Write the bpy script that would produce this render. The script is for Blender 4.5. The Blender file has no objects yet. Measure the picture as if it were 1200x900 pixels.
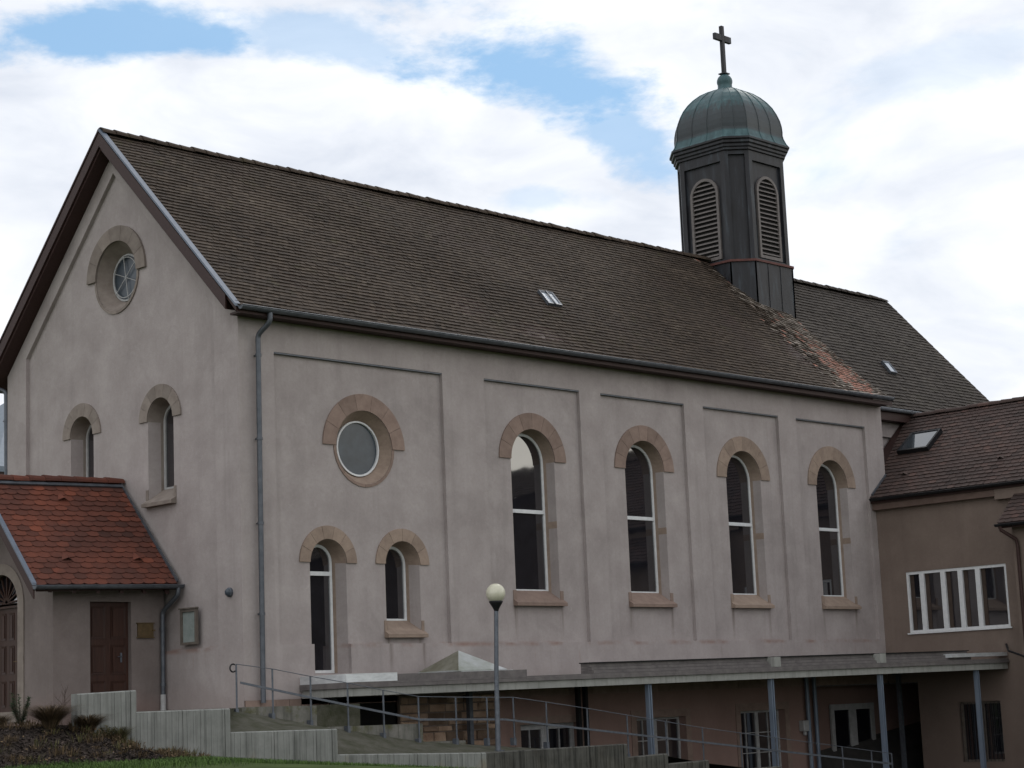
import bpy, math, random
from mathutils import Vector, Matrix
from mathutils.geometry import tessellate_polygon
random.seed(7)
sc = bpy.context.scene
COL = sc.collection
R_ = math.radians
PI = math.pi

# ------------------------------------------------------------------ camera
CAMP = Vector((-24.858, -32.338, -0.2176))
CR = Vector((0.70257, -0.71043, -0.04098)); CU = Vector((-0.08852, -0.14437, 0.98556)); CF = Vector((0.70608, 0.68880, 0.16432))
cd = bpy.data.cameras.new('camera'); cam = bpy.data.objects.new('camera', cd); COL.objects.link(cam)
m = Matrix((CR, CU, -CF)).transposed().to_4x4(); m.translation = CAMP
cam.matrix_world = m
cd.sensor_width = 36; cd.lens = 67.947; cd.clip_start = .1; cd.clip_end = 6000
sc.camera = cam

# ------------------------------------------------------------------ sky
SUN_AZ = R_(62)      # heading from +y towards +x
SUN_EL = R_(42)
SKY_STR, CLOUD = 0.075, .96
w = bpy.data.worlds.new('World'); sc.world = w; w.use_nodes = True
nt = w.node_tree; N = nt.nodes; L = nt.links; N.clear()
def nd(t, nt_=None, **kw):
    n = (nt_ or nt).nodes.new(t)
    for k, v in kw.items(): setattr(n, k, v)
    return n
sky = nd('ShaderNodeTexSky', sky_type='NISHITA', sun_disc=False, sun_elevation=SUN_EL, sun_rotation=SUN_AZ, air_density=1.0, dust_density=.6)
tc = nd('ShaderNodeTexCoord')
def math_(op, a, b=None, clamp=False, c=None):
    n = nd('ShaderNodeMath', operation=op, use_clamp=clamp)
    for i, v in enumerate((a, b, c)):
        if v is None: continue
        if isinstance(v, (int, float)): n.inputs[i].default_value = v
        else: L.new(v, n.inputs[i])
    return n.outputs[0]
def dot_(vec):
    n = nd('ShaderNodeVectorMath', operation='DOT_PRODUCT'); L.new(tc.outputs['Generated'], n.inputs[0]); n.inputs[1].default_value = vec
    return n.outputs['Value']
mp = nd('ShaderNodeMapping'); mp.inputs['Scale'].default_value = (1, 1, 2.2); L.new(tc.outputs['Generated'], mp.inputs[0])
def noise_(scale, detail=6, rough=.55, dist=0.0):
    n = nd('ShaderNodeTexNoise'); L.new(mp.outputs[0], n.inputs['Vector'])
    n.inputs['Scale'].default_value = scale; n.inputs['Detail'].default_value = detail; n.inputs['Roughness'].default_value = rough
    n.inputs['Distortion'].default_value = dist
    return n.outputs['Fac']
nA = noise_(9, 8, .6, .3); nB = noise_(26, 6, .6)
warp = math_('ADD', math_('MULTIPLY', math_('SUBTRACT', nA, .5), 3.6), math_('MULTIPLY', math_('SUBTRACT', nB, .5), 1.8))
def sdir(px, py): return (CF*2264.9 + CR*(px-600) - CU*(py-450)).normalized()
# gaps of blue sky: where they stand in the sky dome, half width, half height, tilt, strength
gaps = [(655, 92, 150, 42, 20, 1.0), (735, 150, 60, 34, 30, .8), (110, 38, 150, 26, -4, .95), (365, 40, 100, 22, 8, .6),
        (625, 232, 50, 14, 0, .35), (1150, 60, 120, 30, -10, .25), (300, -120, 260, 60, 5, .9), (900, -160, 240, 70, -8, .9)]
hole = None
for (px, py, rx, ry, tl, st) in gaps:
    c = sdir(px, py); r = Vector((c.y, -c.x, 0)).normalized(); u = r.cross(c)
    t = R_(tl); r2 = r*math.cos(t) - u*math.sin(t); u2 = r*math.sin(t) + u*math.cos(t)
    a = math_('MULTIPLY', dot_(r2), 2265/rx); b = math_('MULTIPLY', dot_(u2), 2265/ry)
    d = math_('SQRT', math_('ADD', math_('MULTIPLY', a, a), math_('MULTIPLY', b, b)))
    d = math_('ADD', d, warp)
    front = math_('GREATER_THAN', dot_(c), 0)
    s = nd('ShaderNodeMapRange', interpolation_type='SMOOTHSTEP'); L.new(d, s.inputs[0])
    s.inputs[1].default_value = 1.5; s.inputs[2].default_value = .55; s.inputs[3].default_value = 0; s.inputs[4].default_value = st
    v = math_('MULTIPLY', s.outputs[0], front)
    hole = v if hole is None else math_('MAXIMUM', hole, v)
# broken cloud over the rest of the dome too
nC = noise_(3.2, 7, .55, .2)
s = nd('ShaderNodeMapRange', interpolation_type='SMOOTHSTEP'); L.new(nC, s.inputs[0])
s.inputs[1].default_value = .40; s.inputs[2].default_value = .28; s.inputs[4].default_value = .6
hole = math_('MAXIMUM', hole, s.outputs[0], True)
# cloud brightness: white with soft grey bellies, raised a little away from the sun to light the facade
nD = noise_(11, 6, .55, .4); nE = noise_(4, 4, .5)
br = math_('ADD', math_('MULTIPLY', math_('SUBTRACT', nD, .5), .95), math_('MULTIPLY', math_('SUBTRACT', nE, .5), .6))
sund = (math.sin(SUN_AZ)*math.cos(SUN_EL), math.cos(SUN_AZ)*math.cos(SUN_EL), math.sin(SUN_EL))
sd = math_('MULTIPLY', math_('SUBTRACT', .7, dot_(sund)), .22)
br = math_('ADD', math_('ADD', br, sd), CLOUD)
br = math_('MINIMUM', math_('MAXIMUM', br, .45), 1.3)
# bright spot added to the unseen sky to lift the first tall window's reflection
bk = nd('ShaderNodeMapRange', interpolation_type='SMOOTHSTEP'); L.new(dot_((.715, -.688, .12)), bk.inputs[0])
bk.inputs[1].default_value = .93; bk.inputs[2].default_value = .995; bk.inputs[4].default_value = 1.5
br = math_('ADD', br, bk.outputs[0])
cc = nd('ShaderNodeMix', data_type='RGBA'); L.new(br, cc.inputs[0])
cc.clamp_factor = False; cc.inputs[6].default_value = (.12, .22, .42, 1); cc.inputs[7].default_value = (.93, .955, 1.0, 1)
cs = nd('ShaderNodeMix', data_type='RGBA', blend_type='MULTIPLY'); cs.inputs[0].default_value = 1
skm = nd('ShaderNodeMix', data_type='RGBA', blend_type='MULTIPLY'); skm.inputs[0].default_value = 1
L.new(sky.outputs[0], skm.inputs[6]); skm.inputs[7].default_value = (SKY_STR,)*3 + (1,)
hz = nd('ShaderNodeMix', data_type='RGBA'); hz.inputs[0].default_value = .6
L.new(skm.outputs[2], hz.inputs[6]); hz.inputs[7].default_value = (.30, .60, .95, 1)
fin = nd('ShaderNodeMix', data_type='RGBA'); L.new(hole, fin.inputs[0]); L.new(cc.outputs[2], fin.inputs[6]); L.new(hz.outputs[2], fin.inputs[7])
bg = nd('ShaderNodeBackground'); L.new(fin.outputs[2], bg.inputs[0]); bg.inputs[1].default_value = 1.0
wo = nd('ShaderNodeOutputWorld'); L.new(bg.outputs[0], wo.inputs[0])

# ------------------------------------------------------------------ sun, exposure
sl = bpy.data.lights.new('sun', 'SUN'); so = bpy.data.objects.new('sun', sl); COL.objects.link(so)
sl.energy = 0.6; sl.angle = R_(14); sl.color = (1, .96, .9)
so.rotation_euler = Vector(sund).to_track_quat('Z', 'Y').to_euler(); so.location = (30, 20, 60)
sc.view_settings.view_transform = 'Standard'; sc.view_settings.look = 'None'
sc.view_settings.exposure = 0.12; sc.view_settings.gamma = 1.0; sc.view_settings.use_curve_mapping = False
sc.render.engine = 'CYCLES'
sc.cycles.max_bounces = 6; sc.cycles.diffuse_bounces = 3; sc.cycles.glossy_bounces = 3

# ------------------------------------------------------------------ materials
def newmat(name):
    mt = bpy.data.materials.new(name); mt.use_nodes = True
    t = mt.node_tree; b = t.nodes['Principled BSDF']
    return mt, t, b
def ramp(t, fac, stops):
    n = t.nodes.new('ShaderNodeValToRGB'); e = n.color_ramp.elements
    while len(e) < len(stops): e.new(.5)
    for i, (p, c) in enumerate(stops): e[i].position = p; e[i].color = tuple(c) + (1,)
    t.links.new(fac, n.inputs[0]); return n.outputs[0]
def tnoise(t, scale, detail=5, rough=.6, vec=None, stretch=None, dist=0):
    c = t.nodes.new('ShaderNodeTexCoord').outputs['Object'] if vec is None else vec
    if stretch:
        mm = t.nodes.new('ShaderNodeMapping'); mm.inputs['Scale'].default_value = stretch; t.links.new(c, mm.inputs[0]); c = mm.outputs[0]
    n = t.nodes.new('ShaderNodeTexNoise'); t.links.new(c, n.inputs['Vector'])
    n.inputs['Scale'].default_value = scale; n.inputs['Detail'].default_value = detail; n.inputs['Roughness'].default_value = rough; n.inputs['Distortion'].default_value = dist
    return n.outputs['Fac']
def mixc(t, fac, a, b, mode='MIX'):
    n = t.nodes.new('ShaderNodeMix'); n.data_type = 'RGBA'; n.blend_type = mode
    for i, v in ((0, fac), (6, a), (7, b)):
        if isinstance(v, (int, float)): n.inputs[i].default_value = v
        elif isinstance(v, tuple): n.inputs[i].default_value = v + (1,)
        else: t.links.new(v, n.inputs[i])
    return n.outputs[2]
def mrange(t, v, a, b, c=0, d=1):
    n = t.nodes.new('ShaderNodeMapRange'); n.interpolation_type = 'SMOOTHSTEP'; t.links.new(v, n.inputs[0])
    for i, q in enumerate((a, b, c, d)): n.inputs[i+1].default_value = q
    return n.outputs[0]
def mth(t, op, a, b):
    n = t.nodes.new('ShaderNodeMath'); n.operation = op
    for i, v in enumerate((a, b)):
        if isinstance(v, (int, float)): n.inputs[i].default_value = v
        else: t.links.new(v, n.inputs[i])
    return n.outputs[0]
def tintattr(t):
    n = t.nodes.new('ShaderNodeAttribute'); n.attribute_name = 'tint'; return n.outputs['Fac']
def zsep(t):
    c = t.nodes.new('ShaderNodeTexCoord'); s_ = t.nodes.new('ShaderNodeSeparateXYZ'); t.links.new(c.outputs['Object'], s_.inputs[0]); return s_.outputs
def bump(t, b, h, dist=.01, strength=.6):
    n = t.nodes.new('ShaderNodeBump'); n.inputs['Distance'].default_value = dist; n.inputs['Strength'].default_value = strength
    t.links.new(h, n.inputs['Height']); t.links.new(n.outputs[0], b.inputs['Normal'])
def sett(b, rough=.8, metal=0, spec=.3):
    b.inputs['Roughness'].default_value = rough; b.inputs['Metallic'].default_value = metal; b.inputs['Specular IOR Level'].default_value = spec
def simple(name, c0, c1, scale=6, rough=.7, metal=0, spec=.3, tint=0, bmp=.0, bscale=60, stretch=None):
    mt, t, b = newmat(name); sett(b, rough, metal, spec)
    col = ramp(t, tnoise(t, scale, 6, .65, stretch=stretch), [(.3, c0), (.7, c1)])
    if tint:
        f = mrange(t, tintattr(t), 0, 1, 1-tint, 1+tint)
        vm = t.nodes.new('ShaderNodeVectorMath'); vm.operation = 'SCALE'; t.links.new(col, vm.inputs[0]); t.links.new(f, vm.inputs['Scale']); col = vm.outputs[0]
    t.links.new(col, b.inputs['Base Color'])
    if bmp: bump(t, b, tnoise(t, bscale, 4), bmp)
    return mt

def plaster(name, ca, cb, pink, band=True, pinkz=(.9, -.2)):
    mt, t, b = newmat(name); sett(b, .92, 0, .15)
    o = zsep(t)
    col = ramp(t, tnoise(t, 1.1, 8, .62), [(.3, ca), (.72, cb)])
    fine = tnoise(t, 14, 6, .7)
    col = mixc(t, mrange(t, fine, .35, .75, 0, .22), col, tuple(x*.72 for x in ca))
    if band:    # stains that run down from the ends of the tall window sills
        acc = None
        for c in (9.0, 13.17, 17.33, 21.47, 4.6):
            for q in (-1, 1):
                x0 = c + q*(.8 if c != 4.6 else .5); z0 = 2.14 if c != 4.6 else 1.4
                v = mth(t, 'MULTIPLY', mrange(t, mth(t, 'ABSOLUTE', mth(t, 'SUBTRACT', o['X'], x0), 0), .10, .0, 0, 1), mrange(t, o['Z'], z0-1.1, z0-.05, 0, 1))
                v = mth(t, 'MULTIPLY', v, mth(t, 'LESS_THAN', o['Z'], z0))
                acc = v if acc is None else mth(t, 'ADD', acc, v)
        acc = mth(t, 'MULTIPLY', mth(t, 'MULTIPLY', acc, mth(t, 'LESS_THAN', o['Y'], .2)), mrange(t, tnoise(t, 1.0, 5, .6, stretch=(14, 14, .8)), .38, .6, .15, .75))
        col = mixc(t, acc, col, (.15, .115, .10))
    blot = tnoise(t, .45, 9, .72, dist=.6); col = mixc(t, mrange(t, blot, .5, .66, 0, .28), col, tuple(x*.7 for x in ca))
    col = mixc(t, mrange(t, tnoise(t, 6.5, 8, .75, dist=.8), .56, .72, 0, .3), col, tuple(x*1.2 for x in cb))
    st = tnoise(t, 1.0, 7, .6, stretch=(3.0, 3.0, .16))                   # run-off streaks
    col = mixc(t, mrange(t, st, .5, .75, 0, .24), col, tuple(x*.66 for x in ca))
    st2 = tnoise(t, .8, 6, .6, stretch=(2.2, 2.2, .2), dist=.4)
    col = mixc(t, mrange(t, st2, .55, .8, 0, .25), col, tuple(x*1.16 for x in cb))
    pk = mrange(t, mth(t, 'ADD', o['Z'], mth(t, 'MULTIPLY', tnoise(t, 1.6, 6), .9)), pinkz[0]+.45, pinkz[1]+.45, 0, .42)
    col = mixc(t, pk, col, pink)
    if band:   # rust coloured line where water stands on the lower edge of the sunk panels
        dz = mth(t, 'ABSOLUTE', mth(t, 'SUBTRACT', o['Z'], 1.24), 0)
        ln = mrange(t, dz, .09, .0, 0, 1)
        run = mth(t, 'MULTIPLY', mrange(t, mth(t, 'ABSOLUTE', mth(t, 'SUBTRACT', o['Z'], .98), 0), .32, .05, 0, 1), mrange(t, tnoise(t, 1.0, 5, .6, stretch=(9, 9, .3)), .58, .72, 0, 1))
        k = mth(t, 'MULTIPLY', mth(t, 'MAXIMUM', ln, mth(t, 'MULTIPLY', run, .7)), mrange(t, tnoise(t, 1.3, 5), .42, .68, .0, .7))
        col = mixc(t, k, col, (.25, .145, .115))
    t.links.new(col, b.inputs['Base Color'])
    bump(t, b, mth(t, 'ADD', tnoise(t, 55, 5, .7), mth(t, 'MULTIPLY', tnoise(t, 3, 4), 1.5)), .012, .5)
    return mt
M = {}
M['plaster'] = plaster('grey_render', (.318, .279, .271), (.42, .376, .366), (.30, .24, .222))
M['plaster_porch'] = plaster('porch_render', (.165, .138, .128), (.225, .19, .18), (.26, .165, .145), False, (.6, -.3))
M['plaster_pink'] = plaster('pink_basement_render', (.215, .15, .128), (.285, .205, .178), (.30, .19, .16), False)
M['plaster_annex'] = plaster('annex_render', (.175, .135, .114), (.215, .168, .143), (.17, .125, .105), False)
M['stone'] = simple('sandstone', (.235, .175, .14), (.325, .25, .20), 5, .9, tint=.10, bmp=.006, bscale=40)
M['stone_pink'] = simple('pink_sandstone', (.205, .145, .12), (.275, .202, .168), 5, .9, tint=.11, bmp=.006, bscale=40)
M['stone_grey'] = simple('weathered_grey_sandstone', (.185, .152, .132), (.26, .222, .195), 4, .9, tint=.12, bmp=.006, bscale=40)
M['rubble'] = simple('rubble_stone', (.20, .13, .09), (.36, .26, .19), 3.5, .95, tint=.55, bmp=.02, bscale=22)
M['mortar'] = simple('mortar', (.14, .11, .09), (.2, .16, .135), 12, .95)
M['white'] = simple('white_window_paint', (.60, .61, .63), (.72, .73, .74), 9, .45)
M['white_dull'] = simple('aged_white_paint', (.33, .33, .33), (.45, .45, .45), 7, .55)
M['zinc'] = simple('zinc_sheet', (.15, .165, .19), (.24, .265, .30), 5, .45, .55, .5)
M['zinc_dark'] = simple('old_zinc', (.075, .085, .10), (.13, .14, .16), 5, .5, .5, .5)
M['zinc_verge'] = simple('verge_zinc', (.115, .138, .18), (.16, .187, .235), 4, .6, 0, .3)
M['zinc_bright'] = simple('new_zinc_flashing', (.50, .52, .54), (.78, .80, .82), 3, .38, .45, .5, stretch=(1, 1, 3))
M['galv'] = simple('galvanised_steel', (.09, .10, .12), (.15, .165, .19), 10, .55, .5, .4)
M['steel_blue'] = simple('blue_grey_column_paint', (.12, .15, .20), (.19, .23, .29), 3, .45, .2, .5, stretch=(1, 1, .3))
M['black_iron'] = simple('black_iron', (.01, .01, .012), (.025, .025, .028), 9, .5, .3)
M['brown_wood'] = simple('brown_painted_wood', (.030, .015, .0135), (.052, .026, .023), 3, .6, stretch=(8, 8, 8), tint=.2)
M['door_wood'] = simple('dark_door_wood', (.028, .0115, .008), (.056, .024, .016), 2.5, .5, stretch=(12, 12, .8), bmp=.003, bscale=20, tint=.2)
M['red_trim'] = simple('dull_red_paint', (.085, .035, .03), (.13, .052, .045), 8, .7)
M['dark_void'] = simple('unlit_interior', (.006, .006, .006), (.012, .011, .01), 3, .9)
M['globe'] = simple('yellowed_globe_plastic', (.50, .48, .37), (.66, .64, .52), 5, .3, 0, .5)
M['glass_skylight'] = simple('cloudy_acrylic', (.26, .28, .24), (.50, .52, .54), 2.5, .3, 0, .5)
M['paper'] = simple('notice_paper', (.20, .24, .23), (.30, .33, .32), 7, .5)
M['brass'] = simple('tarnished_brass', (.10, .068, .036), (.16, .11, .055), 9, .5, .4, .4)
M['frame_wood'] = simple('weathered_frame_wood', (.10, .085, .072), (.17, .145, .125), 6, .8)
M['slate_metal'] = simple('blue_grey_metal_roof', (.13, .16, .19), (.17, .20, .24), 3, .5, .2)
def glass(name, c, rough=.03, wob=.004, spec=.5, ior=1.5):
    mt, t, b = newmat(name); sett(b, rough, 0, spec); b.inputs['IOR'].default_value = ior
    t.links.new(ramp(t, tnoise(t, 2.5, 4), [(.3, c), (.7, tuple(x*1.7 for x in c))]), b.inputs['Base Color'])
    bump(t, b, tnoise(t, 1.4, 2, .4), wob, .35); return mt
M['glass'] = glass('dark_window_glass', (.009, .009, .012), ior=2.3)
M['glass_grey'] = glass('obscured_grey_glass', (.034, .044, .056), .30, .02, ior=1.45)
M['glass_sky'] = glass('roof_window_glass', (.03, .035, .04), .04, .002, ior=2.4)
M['glass_light'] = glass('pale_roof_glass', (.30, .33, .37), .15)

def tilemat(name, stops, moss=None, spec=.25, patch=None, tw_=.62):
    mt, t, b = newmat(name); sett(b, .85, 0, spec)
    v = mth(t, 'ADD', mth(t, 'MULTIPLY', tintattr(t), tw_), mth(t, 'MULTIPLY', tnoise(t, .55, 6, .6), 1.1-tw_*.9))
    v = mth(t, 'ADD', v, mth(t, 'MULTIPLY', mth(t, 'SUBTRACT', tnoise(t, 22, 5, .7), .5), .45))
    v = mth(t, 'SUBTRACT', v, .08)
    col = ramp(t, v, stops)
    if patch: col = mixc(t, mrange(t, tnoise(t, patch[0], 5, .6), patch[1], patch[1]+.16, 0, .8), col, patch[2])
    if moss:
        col = mixc(t, mrange(t, tnoise(t, 1.7, 7, .7), .56, .70, 0, .7), col, moss)
    t.links.new(col, b.inputs['Base Color'])
    bump(t, b, tnoise(t, 45, 5, .7), .006, .6)
    return mt
M['tile_old'] = tilemat('old_brown_tiles', [(.15, (.027, .0195, .015)), (.45, (.047, .034, .025)), (.68, (.066, .048, .035)), (.95, (.115, .092, .069))], moss=(.054, .046, .024), patch=(.35, .55, (.052, .036, .029)), tw_=.45)
M['tile_choir'] = tilemat('choir_brown_tiles', [(.15, (.026, .021, .018)), (.45, (.044, .036, .031)), (.7, (.060, .050, .042)), (.95, (.10, .088, .075))], moss=(.048, .045, .030), tw_=.45)
M['tile_mend'] = tilemat('mended_mixed_tiles', [(.12, (.055, .043, .035)), (.3, (.105, .085, .070)), (.48, (.22, .19, .16)), (.60, (.29, .25, .215)), (.68, (.30, .135, .10)), (.9, (.33, .145, .105))], tw_=.85)
M['tile_red'] = tilemat('red_clay_tiles', [(.2, (.055, .026, .021)), (.42, (.098, .037, .027)), (.6, (.14, .047, .031)), (.82, (.22, .066, .038))], patch=(.9, .5, (.085, .036, .028)), tw_=.38)
M['tile_brown_red'] = tilemat('brown_red_tiles', [(.12, (.036, .026, .024)), (.4, (.058, .041, .037)), (.65, (.076, .050, .044)), (.9, (.12, .068, .055))], tw_=.5)

mt, t, b = newmat('patinated_copper'); sett(b, .55, .12, .4); o = zsep(t)
col = ramp(t, tnoise(t, 2.2, 7, .65, stretch=(2.2, 2.2, .35)), [(.3, (.010, .0095, .011)), (.55, (.021, .022, .027)), (.8, (.055, .075, .090))])
t.links.new(col, b.inputs['Base Color']); bump(t, b, tnoise(t, 8, 4), .01, .35); M['copper_dark'] = mt
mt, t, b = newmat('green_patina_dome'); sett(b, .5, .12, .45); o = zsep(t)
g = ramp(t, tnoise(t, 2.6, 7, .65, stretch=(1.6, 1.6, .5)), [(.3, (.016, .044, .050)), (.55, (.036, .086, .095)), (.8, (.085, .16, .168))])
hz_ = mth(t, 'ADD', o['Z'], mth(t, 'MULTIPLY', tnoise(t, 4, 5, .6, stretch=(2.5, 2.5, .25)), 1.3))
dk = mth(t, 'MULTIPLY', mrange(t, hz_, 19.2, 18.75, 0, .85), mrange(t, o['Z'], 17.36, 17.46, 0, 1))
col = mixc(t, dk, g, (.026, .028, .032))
t.links.new(col, b.inputs['Base Color']); bump(t, b, tnoise(t, 8, 4), .008, .3); M['copper_green'] = mt

def concrete(name, c0, c1, dirt, dirtamt, moss=None, mosslo=None, rust=.7):
    mt, t, b = newmat(name); sett(b, .9, 0, .2); o = zsep(t)
    col = ramp(t, tnoise(t, 3, 7, .65), [(.3, c0), (.7, c1)])
    st = tnoise(t, 1.0, 6, .65, stretch=(9, 9, .45))
    col = mixc(t, mrange(t, st, .45, .72, 0, dirtamt), col, dirt)
    col = mixc(t, mrange(t, mth(t, 'ADD', tnoise(t, 1.6, 5), mth(t, 'MULTIPLY', mth(t, 'ADD', o['Z'], .9), -.35)), .62, .85, 0, rust), col, (.20, .165, .11))
    if moss: col = mixc(t, mrange(t, tnoise(t, 2.2, 7, .7), *mosslo, 0, .85), col, moss)
    t.links.new(col, b.inputs['Base Color']); bump(t, b, tnoise(t, 40, 5, .7), .008, .6); return mt
M['conc_board'] = concrete('board_marked_concrete', (.185, .19, .178), (.265, .27, .255), (.075, .078, .07), .62)
M['conc_stained'] = concrete('black_stained_concrete', (.055, .053, .047), (.11, .108, .097), (.014, .014, .013), .9, rust=.08)
M['conc_mossy'] = concrete('mossy_painted_concrete', (.11, .11, .095), (.22, .21, .19), (.05, .05, .043), .7, (.085, .085, .035), (.50, .66))
M['conc_fascia'] = concrete('pale_fascia_concrete', (.25, .25, .235), (.33, .33, .31), (.14, .138, .125), .5)
M['conc_edge'] = simple('dark_roof_edge', (.10, .09, .09), (.17, .155, .15), 5, .8)
M['path'] = simple('mossy_path_concrete', (.032, .035, .016), (.095, .09, .074), 2.6, .95, bmp=.02, bscale=24)
M['court'] = simple('court_paving', (.055, .053, .05), (.095, .09, .085), 2, .95)
M['soil'] = simple('bark_mulch', (.022, .016, .013), (.06, .045, .038), 9, 1.0, bmp=.03, bscale=25)
M['mulch'] = simple('bark_chips', (.03, .022, .019), (.085, .065, .055), 9, 1.0, tint=.9)
mt, t, b = newmat('ground_grass'); sett(b, 1, 0, .1)
t.links.new(ramp(t, tnoise(t, 1.2, 8, .7), [(.3, (.030, .047, .013)), (.7, (.06, .085, .026))]), b.inputs['Base Color']); M['ground'] = mt
M['grass'] = simple('grass_blades', (.035, .07, .014), (.085, .14, .03), 3, .8, tint=.45)
M['straw'] = simple('dry_ornamental_grass', (.060, .042, .024), (.12, .082, .046), 6, .9, tint=.5)
M['sedge'] = simple('olive_grass_leaves', (.05, .055, .02), (.12, .10, .045), 6, .85, tint=.5)
M['shrub'] = simple('dark_green_needles', (.014, .026, .012), (.035, .055, .024), 6, .85, tint=.4)
M['twig'] = simple('bare_twigs', (.05, .035, .03), (.09, .06, .05), 6, .9)

# ------------------------------------------------------------------ mesh builder
class MB:
    def __init__(s): s.v = []; s.f = []; s.m = []; s.t = []; s.sm = []
    def face(s, pts, mi=0, tint=.5, smooth=False):
        n = len(s.v); s.v += [tuple(p) for p in pts]; s.f.append(tuple(range(n, n+len(pts)))); s.m.append(mi); s.t.append(tint); s.sm.append(smooth)
    def mesh(s, vs, fs, mi=0, tint=.5, smooth=False):
        n = len(s.v); s.v += [tuple(p) for p in vs]
        for f in fs: s.f.append(tuple(i+n for i in f)); s.m.append(mi); s.t.append(tint); s.sm.append(smooth)
    def hexa(s, p, mi=0, tint=.5):     # 8 points: bottom 4 ccw, top 4
        s.mesh(p, [(0, 3, 2, 1), (4, 5, 6, 7), (0, 1, 5, 4), (1, 2, 6, 5), (2, 3, 7, 6), (3, 0, 4, 7)], mi, tint)
    def box(s, a, b, mi=0, tint=.5):
        (x0, y0, z0), (x1, y1, z1) = a, b
        s.hexa([(x0, y0, z0), (x1, y0, z0), (x1, y1, z0), (x0, y1, z0), (x0, y0, z1), (x1, y0, z1), (x1, y1, z1), (x0, y1, z1)], mi, tint)
    def bevbox(s, a, b, e=.01, mi=0, tint=.5):   # box with chamfered vertical and top edges
        (x0, y0, z0), (x1, y1, z1) = a, b
        def ring(k, z): return [(x0+k, y0, z), (x1-k, y0, z), (x1, y0+k, z), (x1, y1-k, z), (x1-k, y1, z), (x0+k, y1, z), (x0, y1-k, z), (x0, y0+k, z)]
        r0 = ring(e, z0); r1 = ring(e, z1-e)
        r2 = [(min(max(x, x0+e), x1-e), min(max(y, y0+e), y1-e), z1) for x, y, z in r1]
        vs = r0+r1+r2; fs = []
        for q in (0, 8):
            for i in range(8): j = (i+1) % 8; fs.append((q+i, q+j, q+8+j, q+8+i))
        fs.append(tuple(range(16, 24))); fs.append(tuple(range(7, -1, -1)))
        s.mesh(vs, fs, mi, tint)
    def beam(s, a, b, wv, hv, mi=0, tint=.5):    # bar from a to b with half-width vector wv and half-height vector hv
        a, b, wv, hv = map(Vector, (a, b, wv, hv))
        s.hexa([a-wv-hv, a+wv-hv, b+wv-hv, b-wv-hv, a-wv+hv, a+wv+hv, b+wv+hv, b-wv+hv], mi, tint)
    def tube(s, path, r, n=10, mi=0, tint=.5, caps=True):
        path = [Vector(p) for p in path]; rings = []
        up = None
        for i, p in enumerate(path):
            d = (path[min(i+1, len(path)-1)] - path[max(i-1, 0)]).normalized()
            if up is None: up = d.orthogonal().normalized()
            else: up = (up - d*up.dot(d)).normalized()
            sd_ = d.cross(up); rr = r[i] if isinstance(r, (list, tuple)) else r
            rings.append([p + (up*math.cos(2*PI*k/n) + sd_*math.sin(2*PI*k/n))*rr for k in range(n)])
        vs = [q for rg in rings for q in rg]; fs = []
        for i in range(len(rings)-1):
            for k in range(n): fs.append((i*n+k, i*n+(k+1) % n, (i+1)*n+(k+1) % n, (i+1)*n+k))
        s.mesh(vs, fs, mi, tint, True)
        if caps: s.face(rings[0][::-1], mi, tint); s.face(rings[-1], mi, tint)
    def lathe(s, c, prof, n=20, mi=0, tint=.5, smooth=True):   # prof: (r, z)
        c = Vector(c); vs = []; fs = []
        for r, z in prof:
            for k in range(n): vs.append(c + Vector((r*math.cos(2*PI*k/n), r*math.sin(2*PI*k/n), z)))
        for i in range(len(prof)-1):
            for k in range(n): fs.append((i*n+k, i*n+(k+1) % n, (i+1)*n+(k+1) % n, (i+1)*n+k))
        s.mesh(vs, fs, mi, tint, smooth)
    def poly(s, outer, holes, fn, mi=0, tint=.5):
        loops = [[Vector((u, v, 0)) for u, v in lp] for lp in [outer]+holes]
        flat = [p for lp in loops for p in lp]
        tr = tessellate_polygon(loops)
        s.mesh([fn(p.x, p.y) for p in flat], [tuple(q) for q in tr], mi, tint)
    def strip(s, la, lb, closed=True, mi=0, tint=.5, smooth=False, mif=None):
        n = len(la)
        for i in range(n if closed else n-1):
            j = (i+1) % n
            s.face([la[i], la[j], lb[j], lb[i]], mif(i) if mif else mi, tint, smooth)
    def build(s, name, mats, parent=None, **props):
        me = bpy.data.meshes.new(name); me.from_pydata(s.v, [], s.f)
        for k in (mats if isinstance(mats, (list, tuple)) else [mats]): me.materials.append(M[k])
        me.polygons.foreach_set('material_index', s.m); me.polygons.foreach_set('use_smooth', s.sm)
        at = me.attributes.new('tint', 'FLOAT', 'FACE'); at.data.foreach_set('value', s.t)
        me.update()
        o = bpy.data.objects.new(name, me); COL.objects.link(o)
        if parent: o.parent = parent; o.matrix_parent_inverse = parent.matrix_world.inverted() if False else Matrix.Translation(-Vector(ROOT.get(parent.name, (0, 0, 0))))
        for k, v in props.items(): o[k] = v
        return o
ROOT = {}
def thing(name, label, cat, loc=(0, 0, 0), group=None):
    o = bpy.data.objects.new(name, None); COL.objects.link(o); o.location = loc; o.empty_display_size = .3
    ROOT[o.name] = loc; o['label'] = label; o['category'] = cat
    if group: o['group'] = group
    return o
def struct(o): o['kind'] = 'structure'; return o
def tag(o, label, cat, group=None):
    o['label'] = label; o['category'] = cat
    if group: o['group'] = group
    return o
def rnd(a=0, b=1): return random.uniform(a, b)

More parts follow.
